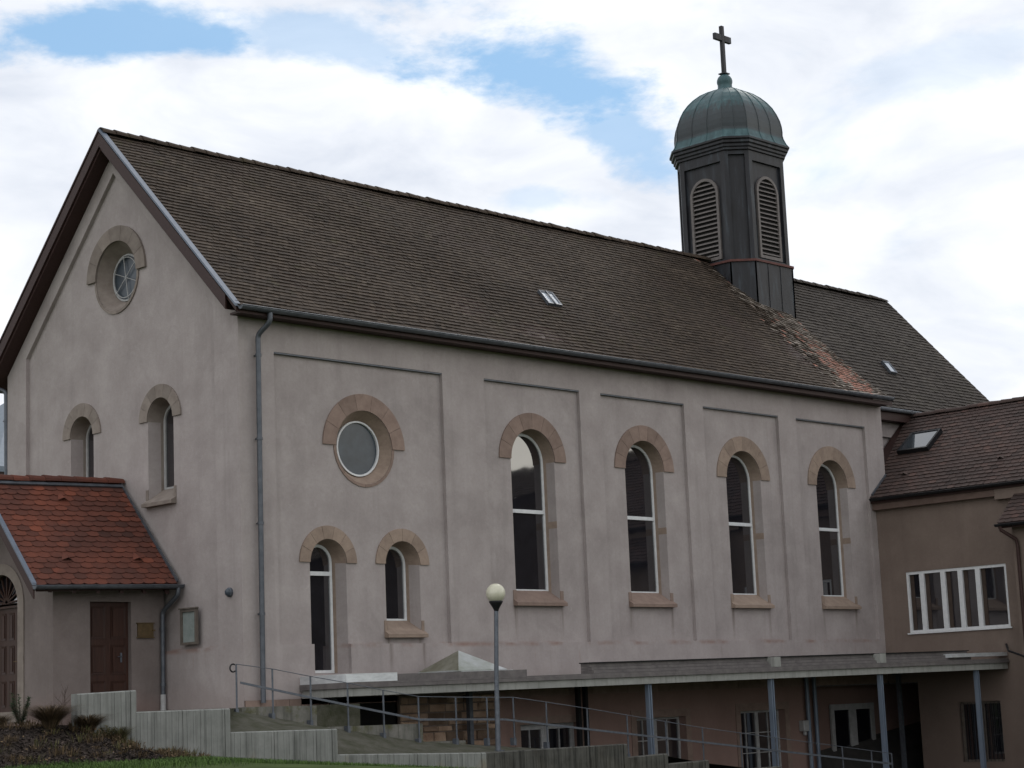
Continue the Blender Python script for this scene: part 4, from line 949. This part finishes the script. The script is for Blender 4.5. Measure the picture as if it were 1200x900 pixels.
# ================================================================== RAMP, RETAINING WALLS, RAILING
yf = lambda x: -3.2-.1*(x+1.9)
yrl = lambda x: -1.8-.1*(x+1.9)
rw_ = thing('retaining_wall', 'stepped board marked grey concrete wall along the front of the ramp', 'wall', (0, -3.4, -1.5))
def board_section(x0, x1, z0l, z0r, zt0, zt1, mat, label=None):
    mb = MB(); x = x0; th = .2; prof = []; k = 0; nj = 0
    while x < x1-.14:
        ww = rnd(.05, .085); d = (.0 if k % 2 else .010)+rnd(-.004, .004)
        prof += [(x, d), (min(x+ww, x1-.13), d)]; x += ww; k += 1
        if k % 14 == 0: prof += [(x+.004, .035), (x+.016, .035)]; x += .02
    prof += [(x1-.12, .03), (x1-.105, .03), (x1-.10, 0), (x1, 0)]
    S = lambda x: (x-x0)/(x1-x0)
    for (xa, da), (xb, db) in zip(prof, prof[1:]):
        if xb <= xa: xb = xa+.001
        a0, a1 = z0l+(z0r-z0l)*S(xa), z0l+(z0r-z0l)*S(xb); b0, b1 = zt0+(zt1-zt0)*S(xa), zt0+(zt1-zt0)*S(xb)
        mb.face([(xa, yf(xa)+da, a0), (xb, yf(xb)+db, a1), (xb, yf(xb)+db, b1-.02), (xa, yf(xa)+da, b0-.02)])
        mb.face([(xa, yf(xa)+da, b0-.02), (xb, yf(xb)+db, b1-.02), (xb, yf(xb)+.035, b1), (xa, yf(xa)+.035, b0)])
    mb.face([(x0, yf(x0)+.035, zt0), (x1, yf(x1)+.035, zt1), (x1, yf(x1)+th, zt1), (x0, yf(x0)+th, zt0)])
    for xx, zz, zb in ((x0, zt0, z0l), (x1, zt1, z0r)): mb.face([(xx, yf(xx), zb), (xx, yf(xx)+th, zb), (xx, yf(xx)+th, zz), (xx, yf(xx)+.035, zz), (xx, yf(xx), zz-.02)])
    mb.face([(x0, yf(x0)+th, z0l), (x1, yf(x1)+th, z0r), (x1, yf(x1)+th, zt1), (x0, yf(x0)+th, zt0)])
    o = mb.build('wall_section', mat, rw_)
    if label: o['label'] = label
secs = [(-5.81, -4.66, .31, .345, 'conc_board'), (-4.655, -2.73, -.04, -.04, 'conc_board'), (-2.725, -.36, -.475, -.505, 'conc_board'), (-.355, 3.28, -.99, -1.125, 'conc_board'),
        (3.285, 7.19, -1.125, -1.12, 'conc_stained'), (7.195, 8.39, -1.41, -1.385, 'conc_stained'), (8.395, 9.65, -1.61, -1.59, 'conc_stained'), (9.655, 12, -1.85, -1.85, 'conc_stained'), (12.005, 17, -2.2, -2.2, 'conc_stained')]
for s_ in secs: board_section(s_[0], s_[1], -3.2, -3.2, s_[2], s_[3], s_[4], 'section blackened by run off' if 'stained' in s_[4] else None)
rear = thing('ramp_wall', 'low mossy stained wall stepping down behind the ramp', 'wall', (1.4, -2, -1))
for x0, x1, zt, zb in ((-1.40, .33, -.02, -1.2), (.335, 2.96, -.475, -2.9), (2.965, 4.08, -.87, -2.9), (4.085, 5.6, -1.08, -2.9)):
    mb = MB(); g0 = yrl(x0)+.1; g1 = yrl(x1)+.1
    mb.hexa([(x0, g0, zb), (x1, g1, zb), (x1, g1+.18, zb), (x0, g0+.18, zb), (x0, g0, zt), (x1, g1, zt-.02), (x1, g1+.18, zt-.02), (x0, g0+.18, zt)]); mb.build('wall_section', 'conc_mossy', rear)
# walkable surfaces
mb = MB(); RP = [(-2.72, -.05, -.495), (-1.6, -.07, -.50), (-.36, -.30, -.52), (-.35, -.30, -1.0), (.35, -.44, -1.03), (2.9, -.86, -1.13), (3.3, -.90, -1.14), (7.19, -1.25, -1.14), (7.2, -1.25, -1.42), (8.39, -1.45, -1.42), (9.6, -1.62, -1.64), (17.5, -2.72, -2.72)]
for (xa, ra, fa), (xb, rb, fb) in zip(RP, RP[1:]):
    mb.face([(xa, yf(xa)+.16, fa), (xb, yf(xb)+.16, fb), (xb, yrl(xb)+.12, rb), (xa, yrl(xa)+.12, ra)])
struct(mb.build('ramp', 'path'))
mb = MB(); pg = [(-5.65, -2.62), (-2.79, -2.93), (-1.55, -1.72), (.33, -1.9), (1.45, -1.95), (1.45, -.04), (-.01, -.04), (-.01, 2.78), (-2.15, 2.78)]
mb.poly(pg, [], lambda u, v: (u, v, -.035)); mb.strip([(x, y, -.035) for x, y in pg], [(x, y, -.9) for x, y in pg], True); struct(mb.build('landing', 'path'))
# railing
rail = thing('handrail', 'thin galvanised railing running down the ramp past the lamp post', 'railing', (-1.6, -1.83, 0))
top = [(-1.6, .81), (-.77, .70), (.12, .535), (1.01, .385), (1.89, .215), (2.78, .06), (3.76, .02), (5.33, -.03), (6.26, -.16), (7.45, -.335), (11.03, -.90), (17.78, -1.81)]
low = [(-1.52, .45), (.11, .115), (2.76, -.41), (5.04, -.49), (7.73, -.83), (17.76, -2.07)]
def interp(tb, x):
    for (a, za), (b, zb) in zip(tb, tb[1:]):
        if x <= b: return za+(zb-za)*(x-a)/(b-a)
    return tb[-1][1]
for x in (-1.59, -.77, .12, 1.01, 1.89, 2.78, 3.76, 4.6, 5.33, 6.26, 7.45, 8.65, 9.85, 11.03, 12.3, 13.5, 14.7, 15.9, 17.0, 17.78):
    zt = interp(top, x); mb = MB(); y = yrl(x); mb.beam((x, y, zt-.90-.12), (x, y, zt), (.016, 0, 0), (0, .010, 0)); mb.box((x-.035, y-.02, zt-1.02), (x+.035, y+.10, zt-.86)); mb.build('post', 'galv', rail)
mb = MB(); mb.tube([(x, yrl(x)-.012, z) for x, z in top], .008, 6); mb.build('top_rail', 'galv', rail)
mb = MB()
for (a, za), (b, zb) in zip(low, low[1:]): mb.beam((a, yrl(a)-.03, za), (b, yrl(b)-.03, zb), (0, .012, 0), (0, 0, .022))
mb.build('guide_rail', 'galv', rail)
mb = MB(); mb.tube([(-1.60-.075+.075*math.cos(a), yrl(-1.6)-.012, .735+.075*math.sin(a)) for a in [R_(x) for x in range(60, 330, 18)]], .016, 8); mb.build('rail_end', 'black_iron', rail)

# street lamp
lamp = thing('street_lamp', 'slim grey lamp post with a single yellowed white globe', 'street lamp', (4.25, -3.11, -1.13))
mb = MB(); mb.tube([(4.23, -3.11, -1.3), (4.26, -3.115, .4), (4.33, -3.12, 1.86)], [.058, .05, .045], 14); mb.box((4.13, -3.2, -1.14), (4.33, -3.02, -1.115)); mb.build('pole', 'galv', lamp)
mb = MB(); mb.lathe((4.33, -3.12, 0), [(.045, 1.78), (.06, 1.83), (.10, 1.90), (.145, 1.97), (.15, 2.0), (.12, 2.01)], 18); mb.build('collar', 'black_iron', lamp)
mb = MB(); mb.lathe((4.33, -3.12, 2.165), [(.208*math.sin(R_(a)), -.208*math.cos(R_(a))) for a in range(40, 181, 10)], 24); mb.build('lamp_globe', 'globe', lamp)

# ================================================================== GROUND
def lin(tb, x):
    if x <= tb[0][0]: return tb[0][1]
    for (a, za), (b, zb) in zip(tb, tb[1:]):
        if x <= b: return za+(zb-za)*(x-a)/(b-a)
    return tb[-1][1]
LAWN = [(-40, -.9), (-7, -.88), (-4.8, -.86), (-3.2, -1.0), (0, -1.3), (5, -1.75), (10, -2.2), (20, -2.75), (60, -2.8)]
BANK = [(-60, -.25), (-6.5, -.25), (-5.8, -.32), (-5.34, -.50), (-4.65, -.74), (-3.2, -1.0)]
def gz(x, t):
    lw = lin(LAWN, x)
    if t < .07:
        t = min(t, 0); far = min(1, -t/34); lw = lw*(1-far) + (-1.85)*far
        if x < -3.2:
            k = max(0, 1+t/1.75); k = k*k*(3-2*k); wx = 1 if x > -14 else max(0, 1-(-14-x)/20)
            return max(lw, lw + (lin(BANK, x)-lw)*k*wx)
        return lw
    if x < -5.7: return -.25 + min(.15, t*.02)
    if x < -2.95: return -.3
    if t < 2.6 and x < 1.4: return -1.6
    if x < 1.4: return -.3
    if t < 7 or (x < 60 and t < 60 and x > 1.4 and t < 4.2+.1*(x+1.9)): return -2.76
    return -.3
xs = [-3000, -800, -200, -80, -40, -25] + [-16+i*.5 for i in range(20)] + [-6+i*.1 for i in range(33)] + [-2.5+i*.5 for i in range(8)] + [1.45, 1.5, 3, 5, 7, 9, 12, 16, 20, 25, 32, 45, 60, 61, 90, 200, 800, 3000]
ts = [-3000, -900, -300, -120, -70, -45, -34, -28, -22, -16, -11, -8, -6, -5, -4, -3.5, -3] + [-2.6+i*.1 for i in range(26)] + [-.02, .05, .09, .3, .8, 1.4, 2, 3, 3.25, 3.35, 4, 6, 8, 9, 12, 16, 22, 30, 60, 120, 300, 900, 3000]
mb = MB(); vs = []; fs = []
for t in ts:
    for x in xs: vs.append((x, yf(max(-60, min(60, x)))+t, gz(x, t) + (0 if abs(x) > 20 else .015*math.sin(x*5+t*3)*math.sin(t*7)*(1 if t < 0 else 0))))
nx = len(xs)
for i in range(len(ts)-1):
    for j in range(nx-1):
        xm = (xs[j]+xs[j+1])/2; tm = (ts[i]+ts[i+1])/2
        f = (i*nx+j, i*nx+j+1, (i+1)*nx+j+1, (i+1)*nx+j)
        bed = (-14 < xm < -3.3 and -1.55-.12*math.sin(xm*2) < tm < 6 and (xm < -2.7))
        mb.f.append(f); mb.m.append(1 if bed else (2 if (tm > .06 and 1.4 < xm < 60 and tm < 9) else 0)); mb.t.append(.5); mb.sm.append(True)
mb.v = vs
struct(mb.build('ground', ['ground', 'soil', 'court']))
def gpt(x, t): return Vector((x, yf(x)+t, gz(x, t)))
# bark chips on the bed
mb = MB()
for k in range(22000):
    x = rnd(-9.5, -3.35); t = rnd(-1.6-.12*math.sin(x*2), 1.5 if x < -5.85 else -.03)
    p = gpt(x, t)+Vector((0, 0, .012)); a = rnd(0, 6.3); l = rnd(.010, .034); ww = rnd(.004, .010)
    d = Vector((math.cos(a), math.sin(a), rnd(-.5, .5)))*l; s_ = Vector((-math.sin(a), math.cos(a), rnd(-.8, .8)))*ww
    mb.face([p-d-s_, p+d-s_, p+d+s_, p-d+s_], 0, random.choice((.05, .1, .2, .3, .4, .6, 1.0)) )
o = mb.build('bark_mulch', 'mulch'); o['kind'] = 'stuff'; tag(o, 'dark bark mulch covering the planting bed before the porch', 'mulch')
mb = MB()
for k in range(150):
    x = rnd(-9.0, -3.9); t = rnd(-1.35, 1.2 if x < -5.9 else -.08); c = gpt(x, t); h = rnd(.05, .22); n_ = rnd(14, 40); m_ = 1 if rnd() < .25 else 0
    for q in range(int(n_)):
        a = rnd(0, 6.3); d = Vector((math.cos(a), math.sin(a), 0)); p = c + d*rnd(0, h*1.1); l = h*rnd(.4, 1); e = p + d*l*rnd(.1, .8) + Vector((0, 0, l)); s_ = Vector((-d.y, d.x, 0))*rnd(.003, .009)
        mid = p.lerp(e, .55)+Vector((0, 0, .02)); tn = rnd(); mb.face([p-s_*.5, p+s_*.5, mid+s_, mid-s_], m_, tn); mb.face([mid-s_, mid+s_, e], m_, tn)
    if rnd() < .5:
        for q in range(10):
            p = c + Vector((rnd(-.2, .2), rnd(-.2, .2), rnd(.01, .08))); u = Vector((rnd(-1, 1), rnd(-1, 1), rnd(-.6, .6))).normalized(); v = u.orthogonal().normalized(); r = rnd(.012, .03)
            mb.face([p-u*r, p+v*r*.6, p+u*r, p-v*r*.6], 0, rnd(.5, 1))
o = mb.build('dry_ground_cover', ['straw', 'sedge']); o['kind'] = 'stuff'; tag(o, 'low withered leaves and stems spread over the mulch bed', 'ground cover')
mb = MB()
for k in range(26000):
    x = rnd(-9, .5); t = -1.55-.12*math.sin(x*2)-abs(random.gauss(0, .9)) if x < -4.3 and rnd() < .75 else rnd(-3.2, -.05)
    if x < -3.3 and t > -1.45-.12*math.sin(x*2) - max(0, 0): 
        if not (x > -4.4 and t < -1.5*(-3.25-x)/1.15+.0): continue
    p = gpt(x, t); a = rnd(0, 6.3); h = rnd(.04, .10); ln_ = Vector((math.cos(a), math.sin(a), 0)); s_ = Vector((-ln_.y, ln_.x, 0))*rnd(.003, .006)
    q = p+ln_*h*.25+Vector((0, 0, h*.7)); e = p+ln_*h*.6+Vector((0, 0, h)); tn = rnd()
    mb.face([p-s_, p+s_, q+s_*.7, q-s_*.7], 0, tn); mb.face([q-s_*.7, q+s_*.7, e], 0, tn)
o = mb.build('grass', 'grass'); o['kind'] = 'stuff'; tag(o, 'short green lawn grass at the foot of the concrete wall', 'grass')
def tuft(p, n, h, spread, mat, label, name='grass_tuft', cat='plant', group=None, droop=.95):
    mb = MB()
    for k in range(n):
        a = rnd(0, 6.3); l = rnd(.6, 1)*h; d = Vector((math.cos(a), math.sin(a), 0)); s_ = Vector((-d.y, d.x, 0))*rnd(.003, .006); base_ = Vector(p)+d*rnd(0, .09); sp = spread*rnd(.2, 1); tn = rnd()
        pts = [base_ + d*sp*(f**1.6) + Vector((0, 0, l*(f-droop*.45*f*f*f))) for f in (0, .3, .6, .85, 1)]
        for i in range(4):
            w0, w1 = 1-i*.24, 1-(i+1)*.24; mb.face([pts[i]-s_*w0, pts[i]+s_*w0, pts[i+1]+s_*w1, pts[i+1]-s_*w1], 0, tn)
    o = mb.build(name, mat); return tag(o, label, cat, group)
G = 'ornamental grass tufts in the mulch bed'
def gp(x, y): return (x, y, gz(x, y-yf(x)))
tuft(gp(-6.47, -2.98), 1440, .72, 0.90, 'straw', 'largest dry brown grass tuft in the mulch bed below the arched door', group=G)
tuft(gp(-5.78, -3.10), 960, .55, 0.67, 'straw', 'smaller brown grass tuft at the left end of the concrete wall', group=G)
tuft(gp(-5.08, -3.04), 420, .55, .40, 'sedge', 'olive green grass tuft leaning on the concrete wall', group=G)
tuft(gp(-7.0, -2.2), 512, .42, 0.58, 'straw', 'low straw coloured tuft at the left edge of the mulch bed', group=G)
def bush(p, h, r, n, mat, label):
    t_ = thing('evergreen_shrub', label, 'shrub', p); mb = MB(); st = MB()
    for k in range(9):
        a = rnd(0, 6.3); tp = Vector(p)+Vector((math.cos(a)*r*.7, math.sin(a)*r*.7, h*rnd(.6, 1))); st.tube([p, Vector(p).lerp(tp, .5)+Vector((0, 0, .03)), tp], [.010, .006, .003], 5)
        for q in range(n//9):
            c = Vector(p).lerp(tp, rnd(.15, 1.05)); d = Vector((rnd(-1, 1), rnd(-1, 1), rnd(-.2, 1))).normalized()*rnd(.03, .075); s_ = d.orthogonal().normalized()*.006; mb.face([c-s_, c+s_, c+d+s_*.3, c+d-s_*.3], 0, rnd())
    mb.build('foliage', mat, t_); st.build('stem', 'twig', t_)
bush(gp(-6.45, -2.0), .58, .22, 1500, 'shrub', 'small dark green evergreen shrub in the mulch near the arched door')
bush(gp(-5.35, -3.02), .26, .2, 420, 'sedge', 'tiny olive shrub beside the concrete wall end')
# bare twiggy shrub at the porch corner
mb = MB()
for k in range(16):
    a = rnd(0, 6.3); p = Vector((-3.05, 2.25, -.26)); d = Vector((math.cos(a)*.35, math.sin(a)*.35, 1)); l = rnd(.25, .85); pts = [p]
    for q in range(5): pts.append(pts[-1]+(d+Vector((rnd(-.5, .5), rnd(-.5, .5), 0)))*l/5)
    mb.tube(pts, [.006, .005, .004, .003, .0025, .002], 5)
    for q in range(3): c = pts[2+q]; mb.tube([c, c+Vector((rnd(-.16, .16), rnd(-.16, .16), rnd(.05, .2)))], [.003, .0015], 4)
tag(mb.build('bare_shrub', 'twig'), 'leafless twiggy shrub against the porch corner', 'shrub')

# ================================================================== NEIGHBOURS
nb = thing('neighbour_house', 'distant house with blue grey metal roof behind the left edge of the church', 'house', (17, 40, 0))
mb = MB(); mb.box((14.6, 33.9, -.3), (26, 46, 9.3)); mb.build('wall', 'plaster', nb)
mb = MB(); r0 = [(13.9, 33.3, 9.7), (26.5, 33.3, 9.7), (26.5, 46.5, 9.7), (13.9, 46.5, 9.7)]
rr = [(18.5, 39.9, 13.6), (22, 39.9, 13.6)]
mb.face([r0[0], r0[1], rr[1], rr[0]]); mb.face([r0[1], r0[2], rr[1]]); mb.face([r0[2], r0[3], rr[0], rr[1]]); mb.face([r0[3], r0[0], rr[0]])
lo = [(x, y, z-.22) for x, y, z in r0]; mb.strip(r0, lo, True); mb.face(lo[::-1])
mb.build('roof', 'slate_metal', nb)
mb = MB(); mb.box((13.95, 33.35, 9.30), (26.4, 46.4, 9.46)); mb.build('eave', 'brown_wood', nb)
for k, (z, y) in enumerate(((11.80, 37.9), (11.21, 37.9), (10.9, 37.9))):
    mb = MB(); mb.tube([(-30, 85, z+.2), (-5, 61.5, z-.05), (17, 38.0, z), (40, 14.0, z+.4)], .018, 5)
    tag(mb.build('overhead_cable', 'black_iron'), ['highest thin overhead cable crossing the sky left of the church', 'middle overhead cable in front of the blue grey roof', 'lowest overhead cable just above the blue grey eave'][k], 'cable', 'overhead cables')
# house across the yard; its roofline shows in the church windows
op = thing('opposite_house', 'house across the yard mirrored dark in the tall church windows', 'house', (42, -30, -2.7))
mb = MB(); X0, X1, Y0, Y1 = 20, 66, -21.5, -38
mb.face([(X0, Y0, -3), (X0, Y0, 5.2), (43, Y0, 11.2), (X1, Y0, 5.2), (X1, Y0, -3)]); mb.face([(X0, Y1, -3), (X0, Y1, 5.2), (43, Y1, 11.2), (X1, Y1, 5.2), (X1, Y1, -3)])
mb.face([(X0, Y0, -3), (X0, Y0, 5.2), (X0, Y1, 5.2), (X0, Y1, -3)]); mb.face([(X1, Y0, -3), (X1, Y0, 5.2), (X1, Y1, 5.2), (X1, Y1, -3)])
M['dark_brick'] = simple('dark_brick', (.035, .026, .022), (.06, .045, .038), 4, .9); mb.build('wall', 'dark_brick', op)
mb = MB(); tile_roof(mb, seg((X0-.5, Y0+.5, 5.1), (43, Y0+.5, 11.3)), seg((X0-.5, Y1, 5.1), (43, Y1, 11.3)), 30, 1.0, thick=.05)
tile_roof(mb, seg((X1+.5, Y0+.5, 5.1), (43, Y0+.5, 11.3)), seg((X1+.5, Y1, 5.1), (43, Y1, 11.3)), 30, 1.0, thick=.05)
mb.build('roof', 'tile_old', op)
